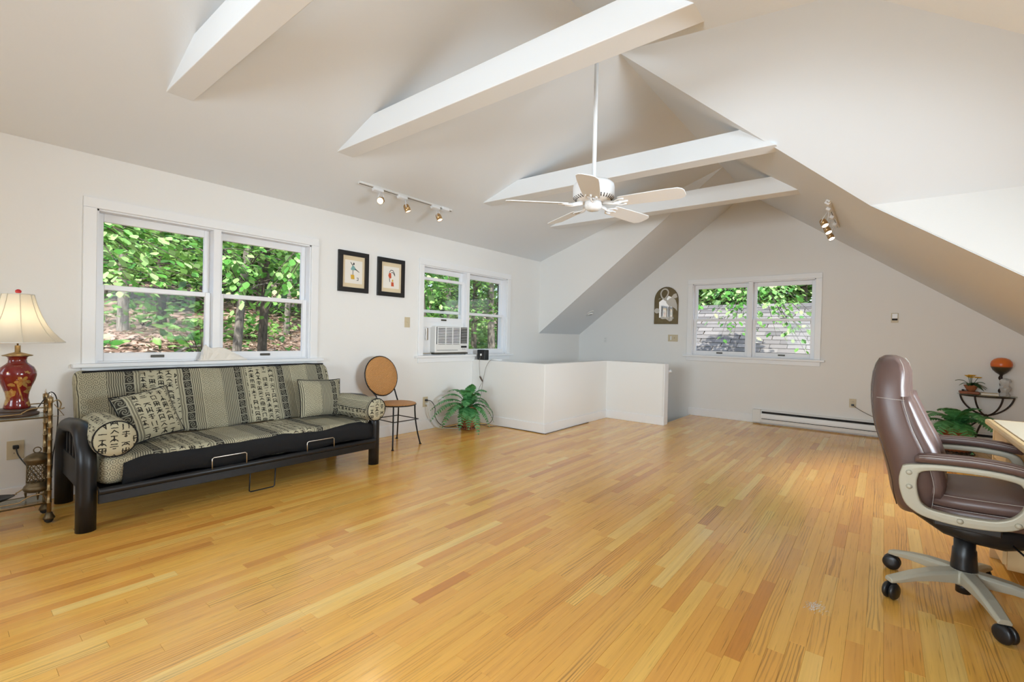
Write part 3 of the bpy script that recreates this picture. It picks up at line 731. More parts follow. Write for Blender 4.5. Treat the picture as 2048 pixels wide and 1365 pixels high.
for zt,nm in ((.625,'top_shelf'),(.125,'lower_shelf')):
    s=MB(ko).box((-.255,3.80,zt-.003),(.435,3.98,zt+.003)).build(nm,M['table_glass'],ct)
    for y in (3.785,3.995):
        MB(ko).tube([(-.27,y,zt-.006),(.447,y,zt-.006)],.0045,8).build('shelf_rail',M['brass'],s)
        zz=zt+.052
        MB(ko).tube([(-.27,y,zz)]+smooth_path([(-.20,y,zz),(-.165,y,zz-.015),(-.13,y,zz-.030),(.29,y,zz-.030),(.33,y,zz-.024),(.365,y,zz-.004),(.40,y,zz)],4)+[(.447,y,zz)],.0035,8).build('guard_rail',M['brass'],s)
    for x in (-.27,.449): MB(ko).tube([(x,3.785,zt-.006),(x,3.995,zt-.006)],.0045,8).tube([(x,3.785,zt+.052),(x,3.995,zt+.052)],.0035,8).build('side_rail',M['brass'],s)
MB(ko).tube(smooth_path([(.46,3.83,.70),(.485,3.835,.71),(.50,3.84,.685),(.495,3.84,.655),(.515,3.84,.66)],5),.0035,8).tube([(.462,3.80,.62),(.512,3.83,.615),(.466,3.80,.69)],.002,6).build('hook_handle',M['brass'],ct)

lo=(.322,3.885,.628)
lp=thing('table_lamp','red lacquer vase lamp with cream bell shade on the bar cart','lamp',lo)
MB().lathe([(.01,0),(.088,0),(.092,.006),(.092,.016),(.078,.022),(.078,.030),(.082,.034),(.078,.044),(.01,.044)],n=36).build('base',M['wood_dark'],lp)
vase=[(.01,.044),(.062,.044),(.064,.052),(.058,.075),(.052,.10),(.056,.13),(.068,.165),(.084,.20),(.091,.228),(.090,.25),(.078,.275),(.056,.292),(.045,.302),(.042,.318),(.046,.332),(.06,.340),(.01,.340)]
MB().lathe([(.01+(r-.01)*.86,z*1.02) for r,z in vase],n=40).build('vase_body',M['red_lac'],lp)
MB().lathe([(.01,.345),(.062,.345),(.064,.350),(.050,.354),(.034,.360),(.014,.366),(.012,.368),(.012,.405),(.005,.405)],n=28).build('neck',M['brass'],lp)
MB().tube([(0,0,.40),(0,0,.705)],.004,8).build('harp_rod',M['brass'],lp)
sh=[(.196,.425),(.172,.448),(.142,.485),(.118,.525),(.098,.57),(.083,.615),(.071,.66),(.063,.700)]
n=40
def shr(d): return [[((r+d)*(1+.014*math.cos(8*a))*math.cos(a),(r+d)*(1+.014*math.cos(8*a))*math.sin(a),z) for a in [2*PI*k/n for k in range(n)]] for r,z in sh]
ob=MB().loft(shr(0),caps=False).build('shade',M['shade'],lp)
for k in range(8):
    a=2*PI*(k)/8+.02; MB().tube([((r+.0015)*(1.014)*math.cos(a),(r+.0015)*1.014*math.sin(a),z) for r,z in sh],.0022,6).build('shade_rib',M['shade'],ob)
for z,r in ((.425,.197),(.700,.064)): MB().tube([(r*(1+.014*math.cos(8*a))*math.cos(a),r*(1+.014*math.cos(8*a))*math.sin(a),z) for a in [2*PI*k/40 for k in range(40)]],.003,6,closed=True).build('shade_trim',M['cord_white'],ob)
MB().lathe([(.003,.703),(.009,.705),(.013,.712),(.013,.720),(.006,.727),(.001,.728)],n=16).build('finial',mat('red_finial',srgb(190,40,40),.3),lp)
M['bulb']=mat('lit_bulb',(1,.9,.7),.4,emit=(1,.80,.52),estr=9)
MB().lathe([(.004,.46),(.014,.47),(.016,.50),(.028,.54),(.030,.565),(.020,.588),(.003,.594)],n=16).build('bulb',M['bulb'],lp)
pl=light('lamp_light','POINT',(0,0,.555),1.8,(1,.77,.48),shadow_soft_size=.03); pl.parent=lp
# lamp cord running down behind the cart
MB((.45,3.97,.62)).tube(smooth_path([(.40,3.92,.642),(.44,3.97,.70),(.475,4.02,.74),(.505,4.06,.705),(.52,4.10,.60),(.53,4.22,.45),(.52,4.27,.30),(.515,4.26,.22),(.50,4.22,.16),(.47,4.15,.12)],6),.003,6).build('draped_cable',M['black_pl'])
tag(bpy.data.objects['draped_cable'],'thin black lamp cord draping down between cart and futon','cord')

no=(.408,3.90,.128); lt=thing('lantern','small antique bronze pierced lantern on the lower cart shelf','lantern',no)
MB().lathe([(.01,.045),(.050,.045),(.058,.056),(.060,.066),(.054,.080),(.046,.086),(.046,.100),(.01,.100)],n=28).build('base',M['lantern'],lt)
for k in range(3):
    a=2*PI*k/3+.5; MB().tube([(.046*math.cos(a),.046*math.sin(a),.05),(.052*math.cos(a),.052*math.sin(a),.03),(.050*math.cos(a),.050*math.sin(a),.002)],[.010,.006,.003],8).build('foot',M['lantern'],lt)
lat=MB()
for k in range(14):
    for s in (-1,1):
        lat.tube([(.044*math.cos(2*PI*k/14+s*t*1.35),.044*math.sin(2*PI*k/14+s*t*1.35),.10+.105*t) for t in [i/8 for i in range(9)]],.0022,4)
for z in (.135,.17): lat.tube([(.044*math.cos(a),.044*math.sin(a),z) for a in [2*PI*i/20 for i in range(20)]],.002,4,closed=True)
lat.build('pierced_band',M['lantern'],lt)
MB().lathe([(.046,.205),(.047,.215),(.052,.222),(.058,.232),(.058,.240),(.048,.252),(.034,.262),(.020,.268),(.008,.272),(.002,.273)],n=28).build('lid',M['lantern'],lt)
MB().tube([(.016*math.sin(a),0,.286-.016*math.cos(a)) for a in [2*PI*i/18 for i in range(18)]],.0028,6,closed=True).build('ring',M['lantern'],lt)
to=(.14,3.89,.128); ty=thing('tray','black lacquer boat-shaped tray on the lower cart shelf','tray',to)
rings=[]
for s,z in ((.30,.0),(.55,.0),(.80,.012),(1.0,.030),(.96,.031),(.78,.018),(.5,.008),(.2,.007)): rings.append([(.18*s*math.cos(a),.085*s*math.sin(a),z+.012) for a in [2*PI*k/28 for k in range(28)]])
MB().loft(rings).build('dish',M['black_pl'],ty)
MB().lathe([(.004,0),(.022,0),(.026,.012),(.004,.014)],(.06,0,0),12).build('foot',M['black_pl'],ty); MB().lathe([(.004,0),(.022,0),(.026,.012),(.004,.014)],(-.06,0,0),12).build('foot',M['black_pl'],ty)
for i,(x,lab) in enumerate(((.055,'white folded paper packet at the right end of the tray'),(-.035,'ivory paper packet in the middle of the tray'))):
    tag(MB((to[0]+x,to[1]-.01,to[2]+.021)).box((to[0]+x-.042,to[1]-.035,to[2]+.021),(to[0]+x+.042,to[1]+.03,to[2]+.040)).build('paper_packet',M['paper'],bev=.004),lab,'packet')

# ================================================================== ELECTRICAL PLATES
def plate(name,label,cat,c,w,h,normal,kind,material='almond'):
    """c centre on the wall, normal (nx,ny) into the room"""
    t=thing(name,label,cat,c); nx,ny=normal; tx,ty=-ny,nx
    def bb(u0,u1,d0,d1,z0,z1):
        vs=[]
        for z in (z0,z1):
            for u,d in ((u0,d0),(u1,d0),(u1,d1),(u0,d1)): vs.append((tx*u+nx*d,ty*u+ny*d,z))
        return MB().add(vs,[(0,3,2,1),(4,5,6,7),(0,1,5,4),(1,2,6,5),(2,3,7,6),(3,0,4,7)])
    bb(-w/2,w/2,0,.006,-h/2,h/2).build('cover_plate',M[material],t,bev=.002)
    if kind=='outlet':
        for z in (.021,-.021):
            s=bb(-.016,.016,.006,.008,z-.014,z+.014).build('socket',M[material],t,bev=.003)
            for u in (-.006,.006): bb(u-.0012,u+.0012,.008,.0085,z-.003,z+.006).build('slot',M['slot'],s)
    if kind=='switch': bb(-.005,.005,.006,.016,-.006,.012).build('toggle',M[material],t,bev=.002)
    if kind=='double':
        bb(-.006+.022,.006+.022,.006,.016,-.006,.012).build('toggle',M[material],t,bev=.002)
        bb(-.040,-.022,.006,.010,-.032,.032).build('rocker',M['white'],t,bev=.002)
    if kind=='thermo':
        bb(-.026,.026,.006,.022,-.008,.050).build('dial_cover',M['white'],t,bev=.003); bb(-.026,.026,.006,.018,-.030,-.010).build('scale_bar',M['slot'],t,bev=.002)
    return t
plate('wall_outlet','almond wall outlet with a plug between the cart and the lamp','outlet',(.352,YL,.355),.078,.118,(0,-1),'outlet')
plate('wall_outlet','almond wall outlet beside the fern with two cords','outlet',(3.745,YL,.335),.075,.12,(0,-1),'outlet')
plate('wall_outlet','almond wall outlet above the baseboard heater','outlet',(XB,.294,.392),.072,.112,(-1,0),'outlet')
plate('wall_outlet','small white wall outlet under the sloped ceiling by the stairs','outlet',(XB,3.784,1.123),.06,.10,(-1,0),'outlet','offwhite')
plate('light_switch','almond light switch between the pictures and the air conditioner','switch',(3.449,YL,1.283),.076,.118,(0,-1),'switch')
plate('light_switch','wide almond switch plate below the arched mirror panel','switch',(XB,2.609,1.176),.155,.108,(-1,0),'double')
plate('thermostat','small white thermostat on the gable wall right of the window','thermostat',(XB,-.094,1.476),.07,.116,(-1,0),'thermo','almond')
def cord(name,label,pts,r,m,n=6): return tag(MB(pts[0]).tube(smooth_path(pts,n),r,6).build(name,M[m]),label,'cord')
def plug(name,label,c,d,m='black_pl'):
    t=thing(name,label,'plug',c); MB().box((-.014 if d[0]==0 else min(0,d[0]*.03),-.014 if d[1]==0 else min(0,d[1]*.03),-.012),(.014 if d[0]==0 else max(0,d[0]*.03),.014 if d[1]==0 else max(0,d[1]*.03),.012)).build('body',M[m],t,bev=.005); return t
plug('plug','black plug in the outlet behind the bar cart',(.352,YL-.008,.376),(0,-1)); cord('black_cable','short black cord from the left outlet down to the lantern',[(.352,YL-.038,.376),(.36,YL-.05,.33),(.385,4.2,.28),(.41,4.1,.24),(.42,4.03,.23)],.0035,'black_pl')
plug('plug','black plug in the outlet beside the fern',(3.745,YL-.008,.356),(0,-1)); plug('plug','white plug in the lower socket beside the fern',(3.745,YL-.008,.314),(0,-1),'cord_white')
plug('plug','black plug in the outlet above the heater',(XB-.008,.294,.371),(-1,0)); cord('heater_outlet_cord','thin black cord sagging from the outlet above the heater toward the table',[(XB-.038,.294,.371),(XB-.06,.20,.31),(XB-.06,.05,.24),(XB-.07,-.2,.18),(XB-.1,-.45,.22)],.003,'black_pl')

# ================================================================== PICTURES
def picture(label,x0,x1,z0,z1,fig):
    c=((x0+x1)/2,YL,(z0+z1)/2); t=thing('framed_picture',label,'picture',c); w,h=(x1-x0)/2,(z1-z0)/2; fw=.046
    f=MB()
    for (a,b) in (((-w,-h),(w,-h+fw)),((-w,h-fw),(w,h)),((-w,-h+fw),(-w+fw,h-fw)),((w-fw,-h+fw),(w,h-fw))): f.box((a[0],-.024,a[1]),(b[0],-.001,b[1]))
    fr_=f.build('frame',M['black_pl'],t,bev=.0015)
    MB().tube([(-w+fw,-.024,-h+fw),(w-fw,-.024,-h+fw),(w-fw,-.024,h-fw),(-w+fw,-.024,h-fw)],.003,6,closed=True).build('frame_lip',M['wood_dark'],fr_)
    MB().box((-w+fw,-.012,-h+fw),(w-fw,-.006,h-fw)).build('mat_board',M['mat_board'],t)
    pw,ph=w-fw-.028,h-fw-.044
    MB().box((-pw,-.013,-ph),(pw,-.0118,ph)).build('print',M['paper'],t)
    for nm,m,pts in fig: MB().poly([(a,-.0134,b) for a,b in pts],(0,-.0012,0)).build(nm,M[m],t)
    return t
picture('black framed print of a dancer in a teal dress, the left of two',2.563,2.913,1.567,1.984,[
  ('print_dress','teal',[(-.035,.03),(-.015,.065),(.0,.065),(.03,.025),(.02,.02),(-.03,.018)]),('print_arm','ink',[(-.012,.07),(-.035,.10),(-.04,.098),(-.016,.062)]),
  ('print_head','ink',[(-.012,.075),(-.006,.095),(.006,.095),(.008,.078),(0,.07)]),('print_leg','ink',[(.01,.03),(.065,.0),(.066,.004),(.02,.036)]),('print_leg','ink',[(-.012,.02),(-.012,-.03),(-.007,-.03),(-.006,.02)]),
  ('print_stool','ochre',[(-.035,-.03),(.005,-.03),(.01,-.075),(-.03,-.075)]),('print_crate','ink',[(.035,-.055),(.055,-.055),(.055,-.085),(.035,-.085),(.035,-.080),(.05,-.080),(.05,-.06),(.035,-.06)])])
picture('black framed print of red figures under an arc, the right of two',3.027,3.388,1.560,1.980,[
  ('print_robe','red_ink',[(-.03,.05),(-.005,.05),(.0,.0),(-.01,-.012),(-.03,-.005),(-.04,.02)]),('print_arc','ink',[(-.03,.055),(-.01,.085),(.02,.085),(.045,.05),(.05,.02),(.044,.02),(.038,.047),(.018,.078),(-.008,.078),(-.025,.052)]),
  ('print_arc','ink',[(.0,.06),(.025,.06),(.045,.03),(.04,.028),(.022,.053),(.0,.053)]),('print_child','red_ink',[(.0,-.05),(.03,-.05),(.036,-.095),(.0,-.095)]),('print_child','ochre',[(.01,-.02),(.024,-.02),(.026,-.045),(.008,-.045)]),('print_feet','ink',[(-.03,-.01),(-.022,-.01),(-.016,-.05),(-.022,-.05)])])

# ================================================================== AIR CONDITIONER
ao=(4.14,YL,.90); ac=thing('air_conditioner','white window air conditioner filling the lower left half of the window','air conditioner',ao)
x0,x1,z0,z1=3.855,4.415,.925,1.255
MB(ao).box((x0,YL-.035,z0),(x1,YL+.35,z1)).build('cabinet',M['offwhite'],ac,bev=.012)
gr=MB(ao).box((x0+.02,YL-.046,1.032),(4.270,YL-.035,1.243)).build('grille_back',M['slot'],ac)
for i in range(11):
    z=1.037+i*.0192; MB(ao).box((x0+.02,YL-.052,z),(4.270,YL-.040,z+.011)).build('louver',M['white'],gr,bev=.002)
for x in (x0+.02,4.01,4.128,4.259): MB(ao).box((x,YL-.053,1.032),(x+.012,YL-.040,1.243)).build('grille_bar',M['white'],gr)
vt=MB(ao).box((4.293,YL-.043,1.040),(4.402,YL-.035,1.246)).build('outlet_vent',M['slot'],ac)
for i in range(10): MB(ao).box((4.293,YL-.047,1.048+i*.0205),(4.402,YL-.041,1.053+i*.0205)).build('vane',M['offwhite'],vt)
MB(ao).box((4.30,YL-.041,.985),(4.40,YL-.034,1.010)).build('display',M['slot'],ac,bev=.002)
MB(ao).box((4.325,YL-.040,.966),(4.33,YL-.034,.972)).box((4.345,YL-.040,.966),(4.375,YL-.034,.969)).build('button',M['bronze'],ac)
MB(ao).box((x0+.03,YL-.039,.955),(4.24,YL-.034,.959)).build('panel_seam',M['slot'],ac)
MB(ao).box((x0,YL-.030,.905),(x1+.02,YL+.05,.923)).build('base_strip',M['bronze'],ac,bev=.003)
MB(ao).box((3.70,YL+.035,1.235),(4.41,YL+.06,1.303)).build('top_filler',M['white'],ac,bev=.003)
acc=MB(ao)
for i in range(7): a=3.697+i*.0225; acc.poly([(a,YL+.055,.915),(a+.011,YL+.043,.915),(a+.0225,YL+.055,.915),(a+.0225,YL+.062,.915),(a,YL+.062,.915)],(0,0,.345))
acc.build('side_curtain',M['white'],ac)
MB(ao).box((3.765,YL+.028,1.08),(3.80,YL+.042,1.225)).build('curtain_latch',M['chrome'],ac,bev=.003)
MB(ao).box((3.70,YL+.01,.908),(3.84,YL+.05,.926)).build('bracket',M['chrome'],ac,bev=.004)

# crumpled white plastic heap left on the sill of the futon window
ho=(1.53,YL-.01,.896)
hp=thing('paper_heap','crumpled white paper pyramid on a flat card on the futon window sill','paper',ho)
MB(ho).box((1.35,YL-.045,.8965),(1.71,YL+.035,.905)).build('card',M['paper'],hp,bev=.002)
prof=[(1.362,.905),(1.375,.95),(1.383,.99),(1.392,1.022),(1.41,1.026),(1.425,1.008),(1.45,.998),(1.50,1.004),(1.54,1.000),(1.575,.985),(1.62,.958),(1.67,.930),(1.705,.907)]
rings=[]
for k,(px_,pz) in enumerate(prof):
    j=.004*math.sin(k*2.3); h=pz-.905; rings.append([(px_-ho[0],-.030-j,.009),(px_-ho[0]+j,-.024+j,.009+h*.55),(px_-ho[0]-j*.5,-.008,.009+h*.96),(px_-ho[0],.004,.009+h),(px_-ho[0]+j,.016,.009+h*.8),(px_-ho[0],.026+j,.009+h*.3),(px_-ho[0],.028,.009)])
MB().loft(rings,smooth=False).build('crumpled_sheet',M['paper'],hp)
# ================================================================== CEILING FAN
fo=(2.885,1.605,2.05); fan=thing('ceiling_fan','white five-blade ceiling fan hanging on a long rod from the ridge','fan',fo)
MB().tube([(0,0,.19),(0,0,1.16)],.0145,14).build('down_rod',M['white'],fan)
MB().lathe([(.01,1.225),(.07,1.225),(.068,1.19),(.045,1.16),(.018,1.145),(.01,1.145)],n=24).build('ceiling_canopy',M['white'],fan)
ho=MB().lathe([(.02,.215),(.03,.213),(.034,.196),(.085,.190),(.122,.180),(.138,.165),(.143,.145),(.143,.085),(.136,.07),(.112,.056),(.085,.045),(.03,.043)],n=40).build('motor_housing',M['white'],fan)
for k in range(36):
    a=2*PI*k/36; c_,s_=math.cos(a),math.sin(a)
    MB().tube([(.139*c_-.0*s_,.139*s_,.075),(.117*math.cos(a+.07),.117*math.sin(a+.07),.0585)],.0036,5).build('vent_slot',M['slot'],ho)
MB().lathe([(.01,.045),(.06,.044),(.062,.030),(.060,.012),(.052,-.002),(.040,-.012),(.01,-.014)],n=28).build('switch_housing',M['white'],fan)
blo=[(.185,.052),(.20,.060),(.35,.066),(.50,.070),(.575,.068),(.602,.050),(.612,.028)]
for k in range(5):
    a=rad(-11+72*k); Mx=Matrix.Rotation(a,4,'Z')@Matrix.Translation((0,0,.026))@Matrix.Rotation(rad(-13),4,'X')
    b=MB(); b.T=Mx; pts=[(x,-w,0) for x,w in blo]+[(x,w,0) for x,w in blo[::-1]]; b.poly(pts,(0,0,.006)); b.build('blade',M['white'],fan,bev=.0015)
    g=MB(); g.T=Mx
    g.tube([(.075,0,.012),(.11,0,.004),(.15,0,-.006),(.20,0,-.004)],[.013,.011,.010,.008],8,flat=(1.4,.7)); 
    for s in (-1,1): g.tube(bez((.14,0,-.004),(.16,s*.03,-.006),(.19,s*.045,-.004),(.225,s*.034,-.003),8),.0055,6)
    g.tube([(.15,0,-.004),(.245,0,-.003)],.006,6); g.build('blade_bracket',M['white'],fan)

# ================================================================== TRACK LIGHTS
M['halo']=mat('lit_halogen',(1,.95,.85),.3,emit=(1,.86,.62),estr=14)
M['halo_dim']=mat('halogen_glass_face',(.9,.88,.82),.25,emit=(1,.85,.6),estr=2.2)
def track(label,p0,p1,up,heads,box_at,group=None):
    p0,p1,up=Vector(p0),Vector(p1),Vector(up).normalized(); o=p0.copy(); d=(p1-p0); L=d.length; d.normalize(); side=d.cross(up)
    t=thing('track_light',label,'track light',o)
    def fb(mb,a,b,s0,s1,h0,h1):
        vs=[]
        for h in (h0,h1):
            for l,s in ((a,s0),(b,s0),(b,s1),(a,s1)): vs.append(d*l+side*s-up*h)
        return mb.add(vs,[(0,3,2,1),(4,5,6,7),(0,1,5,4),(1,2,6,5),(2,3,7,6),(3,0,4,7)])
    fb(MB(),0,L,-.017,.017,0,.017).build('rail',M['offwhite'],t,bev=.002)
    fb(MB(),0.002,L-.002,-.004,.004,.017,.0178).build('rail_groove',M['bronze'],t)
    fb(MB(),box_at-.05,box_at+.05,-.022,.022,.0,.034).build('power_feed',M['white'],t,bev=.004)
    for l,drop,aim,lit in heads:
        hd=fb(MB(),l-.055,l+.055,-.019,.019,.017,.047).build('lamp_head',M['white'],t,bev=.005)
        fb(MB(),l-.03,l+.03,-.0195,-.019,.024,.04).build('rating_label',M['paper'],hd)
        base=d*(l+.03)-up*.047; j=base+Vector(drop); ax=Vector(aim).normalized(); perp=ax.cross(Vector((0,0,1))).normalized()
        for s in (-1,1): MB().tube([base+perp*s*.006,(base+j)/2+perp*s*.026,j+perp*s*.032],.0035,6).build('yoke_arm',M['white'],hd)
        MB().lathe([(.004,-.040),(.018,-.038),(.027,-.028),(.029,-.015),(.029,.000),(.0315,.002),(.0315,.006),(.029,.008),(.0295,.034),(.0305,.036),(.028,.036),(.027,.030),(.004,.028)],j,20,axis=ax).build('lamp_can',M['gold'],hd)
        MB().lathe([(.001,.0285),(.026,.0285),(.026,.033),(.015,.0355),(.001,.036)],j,20,axis=ax).build('lamp_face',M[lit],hd)
        lg=light('track_spot','SPOT',tuple(j+ax*.045),(34 if p0.x>4 else 9) if lit=='halo' else 4,(1,.84,.62),tuple(ax),spot_size=rad(70),spot_blend=.6,shadow_soft_size=.02); lg.parent=t
    return t
nl=(0,SD,1)
track('white ceiling track with three spotlights above the AC window, near the left wall',(2.44,3.775,zd(3.775)),(3.60,3.775,zd(3.775)),nl,[(.20,(-.02,-.035,-.085),(-.72,-.55,-.42),'halo'),(.485,(.01,-.02,-.085),(.25,-.30,-.9),'halo_dim'),(.92,(.0,-.02,-.085),(.08,-.45,-.9),'halo_dim')],1.06)
yt=.415
track('white ceiling track with three spotlights on the right slope near the gable',(4.985,yt,zr(yt)),(6.15,yt,zr(yt)),(0,-SRt,1),[(.27,(-.01,.03,-.10),(-.32,-.40,-.86),'halo'),(.62,(-.01,.03,-.10),(-.32,-.40,-.86),'halo'),(.97,(-.01,.03,-.10),(-.32,-.40,-.86),'halo')],.08)
# recessed downlight in the slope over the stairs
rc=Vector((6.887,3.845,zl(3.845)-.001)); ax=Vector((0,-SL,-1)).normalized()
rd=thing('recessed_downlight','small recessed eyeball downlight in the slope over the stairs','light',rc)
MB().lathe([(.004,-.002),(.075,-.002),(.078,.004),(.066,.010),(.055,.006),(.004,.004)],(0,0,0),28,axis=ax).build('trim_ring',M['offwhite'],rd)
MB().lathe([(.004,.004),(.048,.004),(.050,.018),(.042,.030),(.036,.030),(.034,.014),(.004,.010)],(0,0,0),24,axis=Vector((0,-.3,-1))).build('eyeball',M['offwhite'],rd)
MB().lathe([(.001,.012),(.034,.012),(.034,.026),(.001,.0265)],(0,0,0),20,axis=Vector((0,-.3,-1))).build('lens',M['bronze'],rd)

# ================================================================== FERNS
def fern(label,c,fronds,pot,seed,hub=.30):
    R_=random.Random(seed); t=thing('potted_fern',label,'plant',c)
    pot(t)
    for az,L,rise,drop,w in fronds:
        a=rad(az); d=Vector((math.cos(a),math.sin(a),0)); s=Vector((-d.y,d.x,0))
        P=bez(Vector((0,0,hub-.03))+d*.02,Vector((0,0,hub+rise))+d*L*.25,Vector((0,0,hub+rise*.9))+d*L*.7,Vector((0,0,hub+rise*.6-drop))+d*L,22)
        mb=MB(); mb.tube(P,[.003*(1-.7*i/22) for i in range(23)],4)
        for i in range(3,23):
            f=i/22; lw=1.22*w*math.sin(PI*min(1,.12+f*.86))**.7; tan=(P[min(i+1,22)]-P[i-1]).normalized(); nrm=tan.cross(s).normalized()
            for sg in (-1,1):
                b=P[i]; tip=b+s*sg*lw+tan*lw*.30-Vector((0,0,1))*lw*.22+Vector((0,0,R_.uniform(-.006,.006)))
                hw=tan*(.0085+.012*lw/.06*.45)
                m_=b*.45+tip*.55
                mb.add([b-hw*.7,b+hw*.7,m_+hw*.9+nrm*.003,tip,m_-hw*.75+nrm*.003],[(0,1,2,4),(4,2,3)] if sg>0 else [(1,0,4,2),(2,4,3)])
        mb.build('frond',M['leaf_fern'],t)
    return t
def pot1(t):
    b=MB().lathe([(.01,.0),(.075,.0),(.088,.004),(.09,.012),(.07,.022),(.066,.03),(.066,.04),(.09,.045),(.092,.065),(.080,.072),(.084,.12),(.096,.20),(.108,.275),(.112,.285),(.104,.288),(.094,.27),(.01,.265)],n=32).build('pot',M['terracotta'],t)
    for k in range(16):
        a=2*PI*k/16; MB().tube([(.066*math.cos(a),.066*math.sin(a),.04),(.084*math.cos(a),.084*math.sin(a),.02),(.090*math.cos(a),.090*math.sin(a),.006)],.004,5).build('basket_foot',M['wood_dark'],b)
fern('green fern in a brown wicker pot in the corner by the half wall',(4.13,3.955,0),
 [(165,.50,.10,.20,.068),(185,.46,.08,.24,.068),(150,.46,.14,.12,.062),(205,.30,.04,.26,.066),(225,.28,.02,.24,.066),(245,.34,.0,.28,.062),(280,.30,.04,.24,.058),(305,.30,.12,.16,.056),(325,.32,.06,.24,.052),(135,.36,.20,.06,.056),(120,.26,.24,-.02,.056),(300,.22,.24,-.04,.06),(20,.24,.16,.05,.05),(340,.28,.14,.10,.05),(240,.14,.26,-.12,.062),(200,.18,.24,-.06,.062),(285,.16,.20,-.02,.062),(145,.34,.0,.24,.05),(215,.24,.14,.06,.066)],pot1,4,.285)
def pot2(t):
    MB().lathe([(.01,.03),(.10,.03),(.112,.035),(.120,.15),(.132,.27),(.136,.285),(.126,.288),(.118,.26),(.01,.255)],n=32).build('pot',M['wood_red'],t)
    for k in range(18):
        a=2*PI*k/18; MB().tube([(.10*math.cos(a),.10*math.sin(a),.035),(.135*math.cos(a+.12),.135*math.sin(a+.12),.025),(.15*math.cos(a),.15*math.sin(a),.012)],.011,6).build('woven_stand',M['wood_dark'],t)
    MB().lathe([(.02,0),(.14,0),(.15,.012),(.12,.03),(.02,.03)],n=28).build('saucer',M['wood_dark'],t)
fern('green fern in a red-brown pot on the floor behind the office chair',(6.86,-.62,0),
 [(100,.46,.12,.26,.072),(75,.40,.18,.10,.07),(125,.34,.18,.06,.055),(150,.42,.12,.28,.076),(170,.30,.12,.20,.06),(195,.36,.10,.28,.076),(215,.32,.22,.04,.075),(235,.40,.16,.22,.076),(255,.44,.14,.26,.074),(275,.42,.18,.12,.07),(300,.30,.18,.06,.055),(30,.26,.20,.0,.05),(350,.28,.18,.04,.05),(160,.20,.22,-.06,.06),(230,.22,.24,-.06,.06),(120,.30,.06,.22,.055)],pot2,9,.30)

# cords and small electronics in the corner -----------------------------
ro=(4.615,4.18,HZ); rd=thing('clock_radio','small black cube speaker standing on the half wall at the window','speaker',ro)
MB(ro).box((4.575,4.105,HZ),(4.66,4.245,HZ+.135)).build('cabinet',M['black_pl'],rd,bev=.010)
MB(ro).box((4.571,4.158,HZ+.055),(4.5765,4.186,HZ+.083)).build('white_badge',M['white'],rd,bev=.002)
qo=(4.615,3.93,HZ); rt=thing('router_disc','flat white oval disc lying on the half wall next to the black cube','router',qo)
MB(qo).lathe([(.004,HZ),(.05,HZ),(.072,HZ+.010),(.066,HZ+.018),(.03,HZ+.024),(.004,HZ+.025)],(4.615,3.93,0),28,squash=(.7,1.25)).build('case',M['white'],rt)
pd=thing('power_adapter','brown cylindrical inline adapter hanging on the half wall cords','adapter',(4.548,4.135,.578))
MB().lathe([(.002,-.042),(.009,-.04),(.010,0),(.010,.03),(.006,.042),(.002,.043)],n=12,axis=(0,.65,.76)).build('body',mat('brown_adapter',srgb(92,76,60),.5),pd)
cord('tan_cable','thin tan cord dropping from the black cube speaker',[(4.572,4.17,HZ+.06),(4.545,4.172,HZ-.02),(4.545,4.165,.70),(4.546,4.150,.60),(4.546,4.115,.545)],.0022,'cord_tan')
cord('tan_cable','thin tan cord dropping from the white disc on the half wall',[(4.57,3.99,HZ+.004),(4.548,4.00,HZ-.01),(4.545,4.05,.74),(4.545,4.085,.62),(4.546,4.105,.54),(4.545,4.12,.42),(4.54,4.15,.30),(4.50,4.2,.05)],.0022,'cord_tan')
cord('tan_cable','thin tan cord leaving the adapter toward the floor corner',[(4.546,4.11,.54),(4.543,4.16,.46),(4.54,4.19,.36),(4.52,4.21,.2),(4.45,4.2,.03)],.0022,'cord_tan')
cord('white_cable','white cord looping from the outlet down to the floor by the fern',[(3.745,YL-.038,.314),(3.74,YL-.06,.25),(3.77,YL-.045,.17),(3.83,YL-.04,.08),(3.90,YL-.06,.012),(4.0,4.12,.006),(4.08,4.04,.006),(4.10,4.12,.02)],.0045,'cord_white')
cord('black_cable','black cord curving from the outlet to the floor beside the fern',[(3.745,YL-.038,.356),(3.80,YL-.05,.34),(3.86,YL-.05,.26),(3.87,YL-.045,.15),(3.93,YL-.05,.06),(4.0,4.2,.008),(4.12,4.18,.006),(4.3,4.15,.006),(4.38,4.05,.006)],.0045,'black_pl')
cord('dark_cable','tangle of dark cord lying along the half wall behind the fern',[(4.22,4.1,.006),(4.35,4.08,.008),(4.44,4.0,.006),(4.42,3.86,.006),(4.5,3.80,.006),(4.53,3.70,.006),(4.535,3.5,.006),(4.54,3.3,.006),(4.54,3.10,.006),(4.6,3.09,.006),(5.2,3.10,.006),(5.6,3.105,.006)],.0035,'wood_dark')
cord('dark_cable','dark cord rising in a loop behind the fern pot',[(4.40,4.02,.01),(4.45,3.90,.03),(4.46,3.84,.12),(4.44,3.86,.22),(4.38,3.95,.27)],.0035,'black_pl')
ps=thing('power_strip','dark power strip lying flat behind the fern pot','power strip',(4.30,4.17,0)); MB().box((-.11,-.022,0),(.11,.022,.03)).build('case',M['bronze'],ps,bev=.004)
for i in range(3): MB().box((-.08+i*.06,-.014,.03),(-.05+i*.06,.014,.0315)).build('socket',M['slot'],ps)

